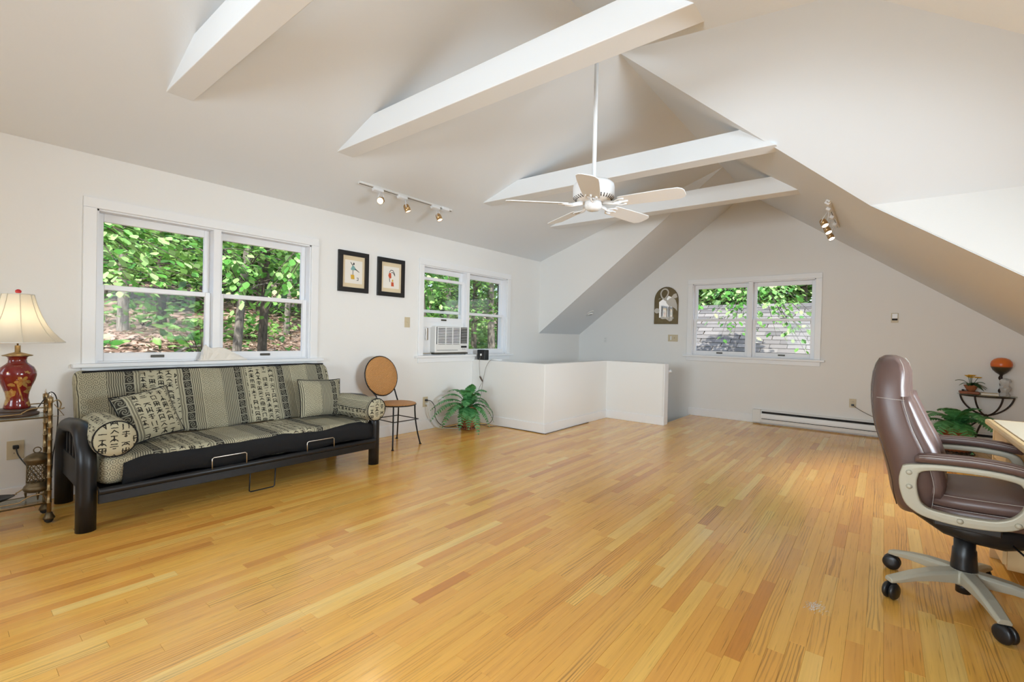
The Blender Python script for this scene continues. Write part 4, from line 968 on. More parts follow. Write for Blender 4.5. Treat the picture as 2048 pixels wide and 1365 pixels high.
# ================================================================== GABLE WALL
oo=(XB,2.727,1.40); ar=thing('arched_mirror_panel','arched bronze wall panel with a pale heron inlay over mirror glass','wall art',oo)
hw=.19; zt=.585
arch=[(-hw,0),(hw,0),(hw,.38)]+[(hw*math.cos(a),.38+.205*math.sin(a)) for a in [PI*i/16 for i in range(1,16)]]+[(-hw,.38)]
fx=lambda y_,z_,d:(-d,-y_,z_)          # y_ to the right as seen from the room
def pc(nm,m,pts,d0,d1,par=None): return MB().poly([fx(a,b,d0) for a,b in pts],(-(d1-d0),0,0)).build(nm,M[m],par or ar,bev=.001)
pc('backing','patina',arch,.0,.014)
pc('mirror','mirror',[(-.11,.10),(.0,.085),(.10,.10),(.12,.22),(.06,.36),(.09,.42),(.03,.45),(-.06,.39),(-.115,.35)],.014,.016)
pc('inlay_pond','stone',[(-.10,.10),(-.06,.075),(.0,.08),(.06,.04),(.10,.05),(.12,.10),(.07,.115),(.0,.105),(-.06,.12)],.016,.019)
pc('inlay_body','stone',[(.0,.34),(.05,.40),(.10,.42),(.15,.38),(.175,.30),(.18,.20),(.15,.24),(.10,.27),(.05,.28)],.016,.022)
pc('inlay_wing','stone',[(.08,.42),(.12,.47),(.16,.48),(.18,.42),(.14,.40)],.016,.020)
pc('inlay_disc','stone',[(-.145+.042*math.cos(a),.21+.042*math.sin(a)) for a in [2*PI*i/18 for i in range(18)]],.014,.020)
MB().tube([fx(*p,.022) for p in smooth_path([(.02,.36),(-.04,.40),(-.07,.43),(-.085,.49),(-.05,.545),(.0,.55),(.035,.51),(.02,.45),(-.01,.40),(.02,.35)],4)],.012,8,flat=(1,.5)).build('inlay_neck',M['stone'],ar)
for pts in ([(-.09,.41),(-.12,.395)],[(.10,.27),(.11,.12),(.13,.08)],[(.06,.28),(.07,.14),(.05,.06)]): MB().tube([fx(*p,.02) for p in pts],.006,6).build('inlay_leg',M['stone'],ar)
MB().tube([fx(a,b,.012) for a,b in arch],.005,6,closed=True).build('rim',M['patina'],ar)

ho=(XB,.1,0); ht=thing('baseboard_heater','long white electric baseboard heater under the gable window','heater',ho); ya,yb=-1.25,1.43
sec=[(0,.022),(.062,.022),(.066,.075),(.066,.095),(.060,.145),(.052,.150),(.052,.178),(.030,.196),(0,.196)]
MB(ho).poly([(XB-d,ya,z) for d,z in sec],(0,yb-ya,0)).build('body',M['offwhite'],ht,bev=.003)
MB(ho).box((XB-.0675,ya+.1,.070),(XB-.055,yb-.115,.078)).build('lower_slot',M['slot'],ht); MB(ho).box((XB-.060,ya+.1,.150),(XB-.045,yb-.115,.176)).build('upper_slot',M['slot'],ht)
for y in (yb-.10,ya): MB(ho).box((XB-.070,y,.018),(XB,y+.10,.198)).build('end_cap',M['offwhite'],ht,bev=.004)

# console table, half-moon glass -------------------------------------------
tc=Vector((7.29,-.895,0)); tb=thing('console_table','half-moon glass console table on curved iron legs against the gable wall','table',tc); TZ=.612
hm=[(.0,.235)]+[(-.20*math.sin(a),.235*math.cos(a)) for a in [PI*i/20 for i in range(1,20)]]+[(.0,-.235)]
MB().poly([(a,b,TZ) for a,b in hm],(0,0,.010)).build('glass_top',M['table_glass'],tb,bev=.002)
for a in (8,60,120,172):
    a=rad(a); ex,ey=-.185*math.sin(a),.215*math.cos(a)
    MB().tube(bez((ex,ey,TZ),(ex*.98,ey*.92,TZ-.12),(ex*.55,ey*.45,TZ-.205),(0-.02,0,TZ-.22),10)+bez((-.02,0,TZ-.24),(ex*.4,ey*.3,TZ-.30),(ex*.9,ey*.9,.25),(ex,ey,0),10),.0085,8).build('leg',M['dark_iron'],tb)
MB().tube([(a*.92,b*.92,TZ-.006) for a,b in hm],.006,6,closed=True).build('top_ring',M['dark_iron'],tb)
MB().lathe([(.004,TZ-.25),(.02,TZ-.245),(.02,TZ-.21),(.004,TZ-.205)],(-.02,0,0),12).build('hub',M['dark_iron'],tb)
ZT=TZ+.010
bk=thing('wooden_box','flat red-brown wooden box at the left end of the glass table','box',(7.22,-.745,ZT)); MB().box((-.055,-.085,0),(.055,.075,.030)).build('case',M['wood_red'],bk,bev=.008); MB().box((-.057,-.087,.018),(.057,.077,.020)).build('lid_seam',M['wood_dark'],bk)
bk=thing('book','slim pale book lying on the glass table beside the wooden box','book',(7.20,-.905,ZT)); MB().box((-.05,-.07,0),(.05,.07,.005)).box((-.05,-.07,.021),(.05,.07,.025)).build('cover',M['mat_board'],bk,bev=.002); MB().box((-.047,-.068,.005),(.046,.066,.021)).build('pages',M['paper'],bk)
fp=thing('flower_pot','small clay pot of yellow daisies with dark leaves on the wooden box','plant',(7.22,-.765,ZT+.030))
MB().lathe([(.01,0),(.030,0),(.034,.008),(.045,.03),(.058,.058),(.062,.066),(.055,.068),(.048,.055),(.01,.05)],n=24).build('pot',M['terracotta'],fp)
for az,L,rz_ in ((200,.12,.02),(80,.13,.05),(100,.10,.0),(250,.12,-.03),(280,.13,-.02),(270,.11,.03),(160,.10,.0),(225,.13,-.045)):
    a=rad(az); d=Vector((math.cos(a),math.sin(a),0)); s=Vector((-d.y,d.x,0)); P=bez((0,0,.06),d*.04+Vector((0,0,.11)),d*L*.7+Vector((0,0,.09+rz_)),d*L+Vector((0,0,.06+rz_)),8); mb=MB()
    rings=[[p+s*(.026*math.sin(PI*(i/8*.95+.05))),p-Vector((0,0,.004)),p-s*(.026*math.sin(PI*(i/8*.95+.05))),p+Vector((0,0,.002))] for i,p in enumerate(P)]
    mb.loft(rings).build('leaf',M['leaf_pot'],fp)
for (dx,dy,h) in ((-.01,.025,.165),(.0,-.005,.170),(-.015,-.05,.150),(.01,.005,.150)):
    st=MB().tube([(0,dy*.2,.06),(dx*.5,dy*.6,.11),(dx,dy,h)],.0025,5).build('flower_stem',M['leaf_pot'],fp)
    fl_=MB()
    for k in range(12):
        a=2*PI*k/12; c_,s_=math.cos(a),math.sin(a); fl_.add([(dx+.006*c_,dy+.006*s_,h),(dx+.026*c_-.006*s_,dy+.026*s_+.006*c_,h+.013),(dx+.036*c_,dy+.036*s_,h+.012),(dx+.026*c_+.006*s_,dy+.026*s_-.006*c_,h+.013),(dx+.02*c_,dy+.02*s_,h+.001)],[(0,3,2,1),(0,1,4),(1,2,4),(2,3,4),(3,0,4)])
    fl_.lathe([(.001,h+.010),(.009,h+.008),(.010,h+.002),(.001,h)],(dx,dy,0),10); fl_.build('flower_head',M['petal'],st)
gl=thing('globe_ornament','orange and bronze globe on a twisted dark stem on the glass table','ornament',(7.26,-1.0,ZT))
MB().lathe([(.002,0),(.035,0),(.036,.008),(.014,.016),(.010,.03),(.013,.06),(.009,.10),(.014,.13),(.009,.16),(.013,.19),(.010,.215),(.016,.225),(.002,.228)],n=16).build('stem',M['dark_iron'],gl)
MB().tube([(.017*math.cos(t*9),.017*math.sin(t*9),.02+t*.2) for t in [i/30 for i in range(31)]],.005,6).build('twist',M['dark_iron'],gl)
gb=MB((7.26,-1.0,ZT+.325)); gb.lathe([(.004,-.104),(.018,-.096),(.044,-.076),(.068,-.048),(.083,-.014),(.087,.016),(.080,.046),(.060,.070),(.032,.084),(.002,.088)],(7.26,-1.0,ZT+.325),28)
ob=gb.build('globe',M['orange'],gl,loc=(0,0,.325))
cr=thing('crystal_figure','small clear crystal figurine in front of the orange globe','figurine',(7.17,-1.02,ZT))
rings=[]
for r,z in ((.02,0),(.042,.003),(.046,.02),(.030,.045),(.040,.07),(.048,.095),(.034,.12),(.040,.14),(.046,.165),(.034,.185),(.01,.195)): rings.append([(r*(1+.12*math.sin(4*a+z*40))*math.cos(a),r*(1+.1*math.cos(3*a+z*60))*math.sin(a),z) for a in [2*PI*k/12 for k in range(12)]])
MB().loft(rings,smooth=False).build('body',M['crystal'],cr)
sp=thing('dark_spoon','small dark ladle resting on the wooden box','spoon',(7.20,-.70,ZT+.030)); MB().lathe([(.002,0),(.010,.002),(.014,.010),(.010,.017),(.002,.019)],(0,0,0),12).build('bowl',M['black_pl'],sp); MB().tube([(0,-.01,.010),(-.005,-.04,.012),(-.01,-.075,.005)],.003,6).build('handle',M['black_pl'],sp)

# ================================================================== DESK
do=(2.7,-.80,0); dk=thing('desk','cream laminate desk with pale maple edges at the right of the room','desk',do); DX0,DX1,DY0,DY1,DZ=1.75,3.665,-1.15,-.447,.752
MB(do).box((DX0,DY0,DZ-.028),(DX1-.03,DY1-.03,DZ)).build('desk_top',M['desk_top'],dk)
MB(do).box((DX0,DY1-.028,DZ-.030),(DX1,DY1,DZ-.001)).box((DX1-.028,DY0,DZ-.030),(DX1,DY1-.028,DZ-.001)).build('edge_band',M['desk_wood'],dk,bev=.008)
MB(do).box((DX1-.045,DY0+.02,0),(DX1-.02,DY1-.03,DZ-.03)).box((DX0+.02,DY0+.02,0),(DX0+.045,DY1-.03,DZ-.03)).build('end_panel',M['desk_wood'],dk,bev=.002)
MB(do).box((DX0+.05,-1.10,.10),(DX1-.05,-1.08,DZ-.03)).build('modesty_panel',M['desk_panel'],dk)
pd_=MB(do).box((3.30,DY0+.04,.06),(DX1-.05,DY1-.05,DZ-.031)).build('pedestal',M['desk_wood'],dk)
for z0,z1 in ((.08,.36),(.37,.54),(.55,.705)):
    dr=MB(do).box((3.31,DY1-.05,z0),(DX1-.05,DY1-.034,z1)).build('drawer',M['desk_wood'],dk,bev=.003)
    MB(do).tube([(3.42,DY1-.034,(z0+z1)/2),(3.42,DY1-.016,(z0+z1)/2),(3.51,DY1-.016,(z0+z1)/2),(3.51,DY1-.034,(z0+z1)/2)],.004,6).build('pull',M['brass'],dr)

# ================================================================== OFFICE CHAIR
oc=thing('office_chair','brown leather high-back office chair with champagne arms pulled up to the desk','chair',(2.908,-.304,0),rad(-5))
cas=[rad(a+5) for a in (52,124,196,268,340)]
MB().lathe([(.01,.088),(.050,.088),(.058,.10),(.058,.135),(.045,.152),(.01,.152)],n=28).build('base_hub',M['champagne'],oc)
for a in cas:
    d=Vector((math.cos(a),math.sin(a),0)); s=Vector((-d.y,d.x,0)); rings=[]
    for r,w,zt,zb in ((.03,.030,.150,.092),(.08,.030,.147,.096),(.15,.028,.139,.097),(.22,.026,.124,.091),(.275,.024,.107,.080),(.318,.022,.094,.074)):
        c=d*r; rings.append([c+s*w+Vector((0,0,zb)),c+s*w*1.05+Vector((0,0,zt-.012)),c+s*w*.72+Vector((0,0,zt)),c-s*w*.72+Vector((0,0,zt)),c-s*w*1.05+Vector((0,0,zt-.012)),c-s*w+Vector((0,0,zb))])
    lg=MB().loft(rings,smooth=False).build('base_leg',M['champagne'],oc,bev=.003)
    cc=d*.298; ang=a+.5; q=Vector((math.cos(ang),math.sin(ang),0)); e=Vector((-q.y,q.x,0)); ce=cc+q*.012
    k=MB()
    k.tube([cc+Vector((0,0,.085)),cc+Vector((0,0,.045))],.007,8); k.build('caster_stem',M['black_pl'],lg)
    for sg in (-1,1): MB().lathe([(.002,.002),(.022,.002),(.033,.004),(.0365,.010),(.0365,.016),(.030,.023),(.012,.025),(.002,.025)],ce+Vector((0,0,.0365)),22,axis=e*sg).build('caster_wheel',M['black_pl'],lg)
    MB().lathe([(.003,.062),(.014,.064),(.016,.078),(.012,.084),(.003,.085)],cc,12).build('caster_cap',M['black_pl'],lg)
MB().lathe([(.01,.045),(.026,.045),(.027,.10),(.01,.10)],n=20).build('column_foot',M['black_pl'],oc)
MB().lathe([(.01,.150),(.046,.150),(.046,.158),(.043,.20),(.041,.24),(.037,.245),(.037,.30),(.01,.30)],n=24).build('gas_column',M['black_pl'],oc)
mch=MB(); rings=[]
for y,w,z0,z1 in ((.20,.07,.385,.415),(.14,.10,.355,.41),(.07,.115,.315,.41),(-.02,.12,.300,.41),(-.12,.115,.298,.41),(-.19,.09,.318,.41),(-.26,.07,.355,.41)): rings.append([(-w,y,z0+.02),(-w*.8,y,z0),(w*.8,y,z0),(w,y,z0+.02),(w,y,z1),(-w,y,z1)])
mch.loft(rings).build('tilt_mechanism',M['black_pl'],oc)
MB().tube([(-.10,-.14,.33),(-.20,-.17,.325),(-.30,-.20,.30)],.004,6).build('lever',M['black_pl'],oc)
# leather seat
def super_ring(cx,cy,z,a,b,n=36,e=2.6,axis='z'):
    out=[]
    for k in range(n):
        t=2*PI*k/n; c_,s_=math.cos(t),math.sin(t); out.append((cx+a*math.copysign(abs(c_)**(2/e),c_),cy+b*math.copysign(abs(s_)**(2/e),s_),z))
    return out
def cushion_body(cx,cy,prof,e=3.2,n=44,fz=None):
    rings=[]
    for z,a,b in prof: rings.append([(p[0],p[1],p[2]+(fz(p[0],p[1]) if fz else 0)) for p in super_ring(cx,cy,z,a,b,n,e)])
    return MB().loft(rings)
slope=lambda x,y:-.06*y
st=cushion_body(0,-.06,[(.408,.10,.10),(.410,.225,.215),(.420,.245,.238),(.440,.252,.245),(.462,.250,.243),(.470,.244,.238)],fz=slope).build('seat_base',M['leather'],oc)
cu=cushion_body(0,-.06,[(.470,.235,.228),(.480,.250,.242),(.500,.252,.245),(.518,.244,.236),(.530,.215,.208),(.537,.15,.15),(.539,.05,.05)],fz=slope).build('seat_cushion',M['leather'],oc)
for z,r_,par in ((.471,1.0,st),(.522,.968,cu)):
    MB().tube([(p[0],p[1],p[2]+slope(p[0],p[1])) for p in super_ring(0,-.06,z,.248*r_,.241*r_,60,3.2)],.0009,5,closed=True).build('stitching',M['stitch'],par)
MB().tube([(-.24,-.18,.52),(-.1,-.17,.548),(.1,-.17,.548),(.24,-.18,.52)],.0014,5).build('seat_seam',M['wood_dark'],cu)
# leather back: stacked super-ellipse rings following the side profile (front y, back y, half width)
bp=[(.402,.150,.200,.15),(.410,.120,.232,.205),(.44,.100,.248,.232),(.49,.090,.262,.246),(.55,.085,.272,.252),(.62,.100,.287,.256),(.70,.128,.308,.258),(.77,.160,.328,.256),(.83,.182,.338,.252),(.90,.203,.344,.246),(.96,.206,.345,.236),(1.02,.206,.340,.222),(1.06,.218,.330,.200),(1.085,.238,.318,.165),(1.098,.262,.300,.10)]
rings=[]
for z,yf,yb,w in bp:
    ring=super_ring(0,(yf+yb)/2,z,w,(yb-yf)/2,44,3.0)
    ring=[(x,y+.10*(abs(x)/.25)**2*(-.35 if y<(yf+yb)/2 else -.10)*.8,zz) for x,y,zz in ring]
    rings.append(ring)
bs=MB().loft(rings).build('back_shell',M['leather'],oc)
def yfront(z):
    for (z0,f0,_,_),(z1,f1,_,_) in zip(bp,bp[1:]):
        if z0<=z<=z1: return f0+(f1-f0)*(z-z0)/(z1-z0)
    return bp[-1][1]
def pad(name,zs,xc,w,bul,par=oc):
    rings=[]
    for i,z in enumerate(zs):
        f=math.sin(PI*(.06+.88*i/(len(zs)-1)))**.4; y=yfront(z); ww=w*(.72+.28*f)
        rings.append([(xc+dx*ww,y+.02-(bul*f+.0)*(1-abs(dx)**2.6)-.10*.28*((xc+dx*ww)/.25)**2,z) for dx in [k/8-1 for k in range(17)]]+[(xc+w*.8,y+.05,z),(xc-w*.8,y+.05,z)])
    return MB().loft(rings).build(name,M['leather'],par)
zz=lambda a,b,n:[a+(b-a)*i/n for i in range(n+1)]
pad('headrest_cushion',zz(.925,1.088,10),0,.175,.026)
pad('lumbar_cushion',zz(.56,.925,16),-.075,.080,.040); pad('lumbar_cushion',zz(.56,.925,16),.075,.080,.040); pad('lower_cushion',zz(.47,.58,8),0,.165,.045)
pad('side_cushion',zz(.50,.92,16),-.195,.052,.032); pad('side_cushion',zz(.50,.92,16),.195,.052,.032)
for sg in (-1,1):
    ln=[];ln2=[]
    for z,yf,yb,w in bp[2:-1]:
        ym=(yf+yb)/2
        ln.append((sg*w*.985,ym-(yb-yf)*.30-.02,z)); ln2.append((sg*w*.985,ym+(yb-yf)*.34,z))
    MB().tube(smooth_path(ln2,4),.0022,5).build('welt',M['wood_dark'],bs)
    MB().tube(smooth_path(ln,4),.0009,5).build('stitching',M['stitch'],bs)
    MB().tube(smooth_path([(sg*.236,.198,.905),(sg*.2465,.235,.906),(sg*.2485,.268,.908),(sg*.2465,.305,.91)],4),.0009,5).build('stitching',M['stitch'],bs)
# arms
outer=[(.205,.628),(.178,.640),(.08,.657),(-.06,.662),(-.15,.652),(-.185,.630),(-.196,.59),(-.190,.53),(-.165,.475),(-.125,.442),(-.068,.426),(.031,.418),(.12,.426),(.165,.445),(.195,.475),(.212,.53),(.215,.58)]
inner=[(.150,.606),(.130,.620),(.07,.632),(-.05,.637),(-.13,.629),(-.150,.612),(-.158,.585),(-.152,.535),(-.130,.497),(-.10,.476),(-.06,.464),(.03,.458),(.10,.462),(.125,.470),(.143,.490),(.153,.53),(.156,.57)]
def dn(L,n=3): 
    P=smooth_path([(0,)+p for p in L+[L[0]]],n)[:-1]; return [(p.y,p.z) for p in P]
O2,I2=dn(outer),dn(inner)
for sg in (-1,1):
    xa=sg*.285; t=.017; rings=[]
    for (oy,oz),(iy,iz) in zip(O2,I2):
        rings.append([(xa-t,oy,oz),(xa+t,oy,oz),(xa+t*1.05,(oy+iy)/2,(oz+iz)/2),(xa+t,iy,iz),(xa-t,iy,iz),(xa-t*1.05,(oy+iy)/2,(oz+iz)/2)])
    rings.append(rings[0]); am=MB().loft(rings,caps=False,smooth=False).build('arm_frame',M['champagne'],oc,bev=.006,seg=3)
    for y,z in ((.182,.605),(.180,.545),(.02,.440),(-.14,.468)): MB().lathe([(.002,0),(.011,0),(.010,.005),(.004,.008),(.001,.008)],(xa+sg*t,y,z),14,axis=(sg,0,0)).build('screw_cap',M['champagne'],am)
    rings=[]
    for i,y in enumerate([.165,.155,.12,.06,0,-.06,-.12,-.165,-.185,-.19]):
        f=[.55,.85,1,1,1,1,1,.97,.8,.45][i]; zc=.676+[-.012,-.006,.0,.004,.008,.008,.004,-.004,-.010,-.014][i]
        rings.append([(xa+.030*f*math.copysign(abs(math.cos(a))**.7,math.cos(a)),y,zc+.021*f*math.copysign(abs(math.sin(a))**.8,math.sin(a))) for a in [2*PI*k/20 for k in range(20)]])
    pdm=MB().loft(rings).build('arm_pad',M['leather'],oc)
    for dz in (.006,.0135): MB().tube(smooth_path([(xa-.0292,y,.676+dz+[-.006,.0,.004,.008,.008,.004,-.004][i]) for i,y in enumerate([.15,.12,.06,0,-.06,-.12,-.165])],3),.0008,5).build('stitching',M['stitch'],pdm)
    MB().box((xa-.012-sg*.06,-.10,.395),(xa+.012-sg*0.01,.10,.425)).build('arm_bracket',M['black_pl'],am,bev=.004)
# ================================================================== OUTSIDE
def ground_z(x,y): 
    r=max(0,y-4.6); return -.75+.19*r+.10*math.sin(x*.7+y*.45)+.06*math.sin(x*1.9-y*1.3)
NX,NY=70,60; vs=[];fs=[]
for j in range(NY+1):
    for i in range(NX+1):
        x=-22+i*64/NX; y=4.7+(j/NY)**1.4*60; vs.append((x,y,ground_z(x,y)))
for j in range(NY):
    for i in range(NX): a=j*(NX+1)+i; fs.append((a,a+1,a+NX+2,a+NX+1))
gd=tag(MB().add(vs,fs,None,True).build('ground',M['litter']),'leaf-strewn brown hillside rising outside the left windows','ground',kind='structure')
tag(MB().box((7.6,-40,-3.2),(60,4.7,-3.0)).build('yard_ground',M['litter']),'flat ground below the shingle roof outside the gable window','ground',kind='structure')
def leaf_cloud(name,pos,size,material,parent=None,flat=.5,seed=1,kind='stuff',o=(0,0,0)):
    g=np.random.default_rng(seed); n=len(pos); pos=np.asarray(pos,float)
    d=g.normal(size=(n,3)); d[:,2]=d[:,2]*.45-.15; d/=np.linalg.norm(d,axis=1)[:,None]
    u=g.normal(size=(n,3))*flat; u[:,2]=1; s=np.cross(d,u); s/=np.linalg.norm(s,axis=1)[:,None]; up=np.cross(s,d)
    L=size*g.uniform(.65,1.25,n)[:,None]; w=L*.34
    b=pos; V=np.stack([b,b+d*L*.35+s*w+up*L*.06,b+d*L*.75+s*w*.7+up*L*.03,b+d*L,b+d*L*.75-s*w*.7+up*L*.03,b+d*L*.35-s*w+up*L*.06],1).reshape(-1,3)-np.array(o)
    me=bpy.data.meshes.new(name); F=[]
    for i in range(n): k=i*6; F+=[(k,k+1,k+2,k+3),(k,k+3,k+4,k+5)]
    me.from_pydata(V.tolist(),[],F); me.materials.append(material); ob=bpy.data.objects.new(name,me); COL.objects.link(ob)
    if parent is not None: ob.parent=parent
    if kind: ob['kind']=kind
    return ob
def polar(az,r): a=rad(az); return (r*math.cos(a),r*math.sin(a))
def tree(label,az,r,rad_,lean,h,ncl,nlf,zlo,zhi,spread,size,m,bk,seed,group):
    x,y=polar(az,r); z=ground_z(x,y) if y>4.7 else -3.0
    t=thing('tree',label,'tree',(x,y,z),group=group); R_=random.Random(seed)
    P=[(0,0,-.2),(lean[0]*.1,lean[1]*.1,h*.1),(lean[0]*.4+R_.uniform(-.1,.1),lean[1]*.4,h*.4),(lean[0],lean[1],h)]
    tr_=MB().tube(smooth_path(P,5),[rad_*(1.25-.6*i/15) for i in range(16)],12).build('trunk',M[bk],t)
    cl=[]; 
    for k in range(ncl):
        a=R_.uniform(0,2*PI); q=spread*math.sqrt(R_.random()); zc=R_.uniform(zlo,zhi)-z
        c=Vector((lean[0]*.5+q*math.cos(a),lean[1]*.5+q*math.sin(a),zc)); f=min(1,max(.05,(zc-.3)/h))
        MB().tube(bez((lean[0]*f,lean[1]*f,max(.2,zc-.35*q)),c*.3+Vector((lean[0]*f*.7,lean[1]*f*.7,zc*.7-.05)),c*.8+Vector((0,0,.0)),c,6),[.018-.0022*i for i in range(7)],5).build('branch',M[bk],tr_)
        g=np.random.default_rng(seed*100+k); cl.append(np.array(c)+g.normal(size=(nlf,3))*np.array([.55,.55,.22])*(.6+spread*.25))
    leaf_cloud('crown',np.concatenate(cl),size,M[m],t,seed=seed)
    return t
G1='trees on the wooded slope'
slope_trees=[(72.0,9.0,.065,(.15,.1)),(69.6,9.4,.07,(.75,-.1)),(66.7,9.8,.075,(-.1,.1)),(64.4,16,.08,(.1,0)),(75.5,15,.10,(-.2,.2)),(78.5,14,.10,(.1,0)),(61,13,.10,(-.3,0)),(55,12,.10,(.1,0)),(48.6,11,.05,(-.45,.1)),(46.5,15,.09,(.2,.2)),(43.3,13.5,.085,(.05,0)),(41.1,13.5,.11,(.05,0)),(40.1,14,.09,(.1,0)),(38,16,.12,(0,0)),(74,20,.14,(0,0)),(70.5,22,.14,(0,0)),(67,19,.13,(.2,0)),(63,21,.14,(0,0)),(52,20,.16,(0,0)),(44.5,21,.14,(0,0)),(41.5,23,.14,(0,0)),(69,27,.18,(0,0)),(77,25,.18,(0,0)),(48,26,.18,(0,0)),(65,27,.18,(0,0)),(80,20,.14,(0,0))]
NEAR={72.0:'slim pale tree trunk beside the mullion in the left futon window panes',69.6:'leaning grey tree crossing the right panes of the futon window',66.7:'upright grey tree in the middle of the right futon window panes',
 48.6:'thin leaning sapling seen above the air conditioner',43.3:'tree nearest the mullion in the right half of the air conditioner window',41.1:'thick grey tree in the middle of the right air conditioner window pane',40.1:'tree at the right edge of the air conditioner window'}
for i,(az,r,w,ln) in enumerate(slope_trees):
    far=r>16; el=lambda e:1.15+r*math.tan(rad(e))
    tree(NEAR.get(az,'distant leafy tree back on the wooded slope outside the left windows'),az,r,w,ln,6.5 if not far else 9,7 if not far else 10,110 if not far else 190,el(5.2) if az>60 else el(2.0),el(12.5) if not far else el(14),1.5 if not far else 2.6,.15 if not far else .26,'leaf_tree' if i%3 else 'leaf_dark','bark' if i%2 else 'bark_dark',20+i,G1)
# undergrowth
for i,(az,r) in enumerate([(77,15),(72.5,12),(68,15),(62.5,9),(43,17),(41.6,18),(40.2,15),(42.4,14.5),(44.5,19),(40.8,21),(43.6,23),(46,13),(47.5,15),(49,18),(57,12),(50,9.5),(48,11.5),(46.5,9.0),(44,10),(42,9.2),(40.5,10.5),(74,19),(65,19),(69,21),(45,16),(41,17)]):
    x,y=polar(az,r); z=ground_z(x,y); t=thing('shrub','low green undergrowth shrub on the leaf-strewn slope','shrub',(x,y,z),group='undergrowth on the slope'); g=np.random.default_rng(300+i)
    n=170 if r<11 else 260
    for k in range(5): a=k*1.25; MB().tube([(0,0,0),(.15*math.cos(a),.15*math.sin(a),.25),(.3*math.cos(a),.3*math.sin(a),.42)],[.008,.006,.003],5).build('stem',M['bark_dark'],t)
    leaf_cloud('foliage',np.array([0,0,.35])+g.normal(size=(n,3))*np.array([.45,.45,.20])*(1+.03*r),.13 if r<11 else .18,M['leaf_tree'],t,seed=400+i)
# fallen leaves as fine relief on the hillside
pts=[]
while len(pts)<12000:
    az=random.uniform(38,83); r=5.5+12*random.random()**1.3; x,y=polar(az,r)
    if y>5.0: pts.append((x,y,ground_z(x,y)+.015))
tag(leaf_cloud('fallen_leaves',pts,.085,M['dead_leaf'],flat=.35,seed=77),'brown fallen leaves covering the hillside outside','fallen leaves',kind='stuff')
# fallen bleached branch on the slope
x0,y0=polar(80,9.5); x1,y1=polar(71,10.5)
tag(MB((x0,y0,ground_z(x0,y0)+.1)).tube(smooth_path([(x0,y0,ground_z(x0,y0)+.15),(x0*.6+x1*.4,y0*.6+y1*.4,ground_z(x0,y0)+.42),(x1*.7+x0*.3,y1*.7+y0*.3,ground_z(x1,y1)+.5),(x1,y1,ground_z(x1,y1)+.52)],6),[.045-.0014*i for i in range(19)],8).build('fallen_branch',M['bark']),'bleached fallen branch arching over the litter seen through the left pane','branch')
# leafy sprays close to the glass: every leaf an object
def leaf_mesh(L):
    mb=MB(); w=L*.36; pts=[(0,0),(.18,.6),(.42,1),(.7,.8),(.9,.3),(1,0)]
    vs=[(a*L,0,-.06*L*math.sin(a*PI)*0) for a,_ in pts]+[(a*L,b*w,.05*L*b) for a,b in pts[1:-1]]+[(a*L,-b*w,.05*L*b) for a,b in pts[1:-1]]
    fs=[(0,1,6),(1,2,7,6),(2,3,8,7),(3,4,9,8),(4,5,9),(0,10,1),(1,10,11,2),(2,11,12,3),(3,12,13,4),(4,13,5)]
    me=bpy.data.meshes.new('leaf'); me.from_pydata(vs,[],fs); me.materials.append(M['leaf_near']); me.polygons.foreach_set('use_smooth',[True]*len(fs)); return me
LM=[leaf_mesh(.085),leaf_mesh(.11),leaf_mesh(.07)]
def spray(label,base,tips,nleaf,seed,hang=.5,meshes=LM,mat_b='bark_dark'):
    base=Vector(base); R_=random.Random(seed); t=thing('leafy_branch',label,'branch',base)
    for j,tp in enumerate(tips):
        tp=Vector(tp)-base; P=bez((0,0,0),tp*.35+Vector((0,0,.10)),tp*.75+Vector((0,0,.06)),tp,14)
        br=MB().tube(P,[.009-.0005*i for i in range(15)],5).build('twig',M[mat_b],t)
        for k in range(nleaf):
            f=.12+.88*k/nleaf; p=P[0].lerp(P[-1],0) if False else P[min(14,int(f*14))]; s=1 if k%2 else -1
            d=(P[min(14,int(f*14)+1)]-P[max(0,int(f*14)-1)]).normalized(); sd=d.cross(Vector((0,0,1))).normalized()
            off=sd*s*R_.uniform(.0,.16)+Vector((0,0,R_.uniform(-.10,.06)))
            o=bpy.data.objects.new('leaf',R_.choice(meshes)); COL.objects.link(o); o.parent=br; o.location=p+off
            dir_=(sd*s*R_.uniform(.4,1)+d*R_.uniform(.2,1)-Vector((0,0,hang*R_.uniform(.2,1.1)))).normalized()
            q=dir_.to_track_quat('X','Z'); o.rotation_euler=(q@Vector((1,0,0)).rotation_difference(Vector((1,0,0)))).to_euler() if False else q.to_euler(); o.rotation_euler.rotate_axis('X',R_.uniform(-.7,.7)); sc_=R_.uniform(.8,1.25); o.scale=(sc_,)*3
    return t
def ray_pt(px,py,r):
    d=_r*((px-1024)/F_PX)-_u*((py-682.5)/F_PX)+_f; d=d/math.hypot(d.x,d.y); return Vector((0,0,CAM_Z))+d*r
def rp(px,py,r): return tuple(ray_pt(px,py,r))
spray('bright green beech spray filling the upper left pane of the futon window',rp(150,430,6.2),[rp(*q) for q in ((400,545,6.0),(380,500,6.3),(330,570,5.9),(300,520,6.1),(255,560,5.8),(350,470,6.4),(260,480,6.0),(300,455,6.3),(415,520,6.4),(230,520,6.2))],29,1,.35)
spray('second green beech spray behind the left panes of the futon window',rp(160,520,7.2),[rp(*q) for q in ((370,580,7.0),(300,590,6.8),(250,600,6.9),(330,545,7.2),(395,480,7.4),(280,500,7.3),(240,470,7.0),(400,560,7.2))],30,2,.35)
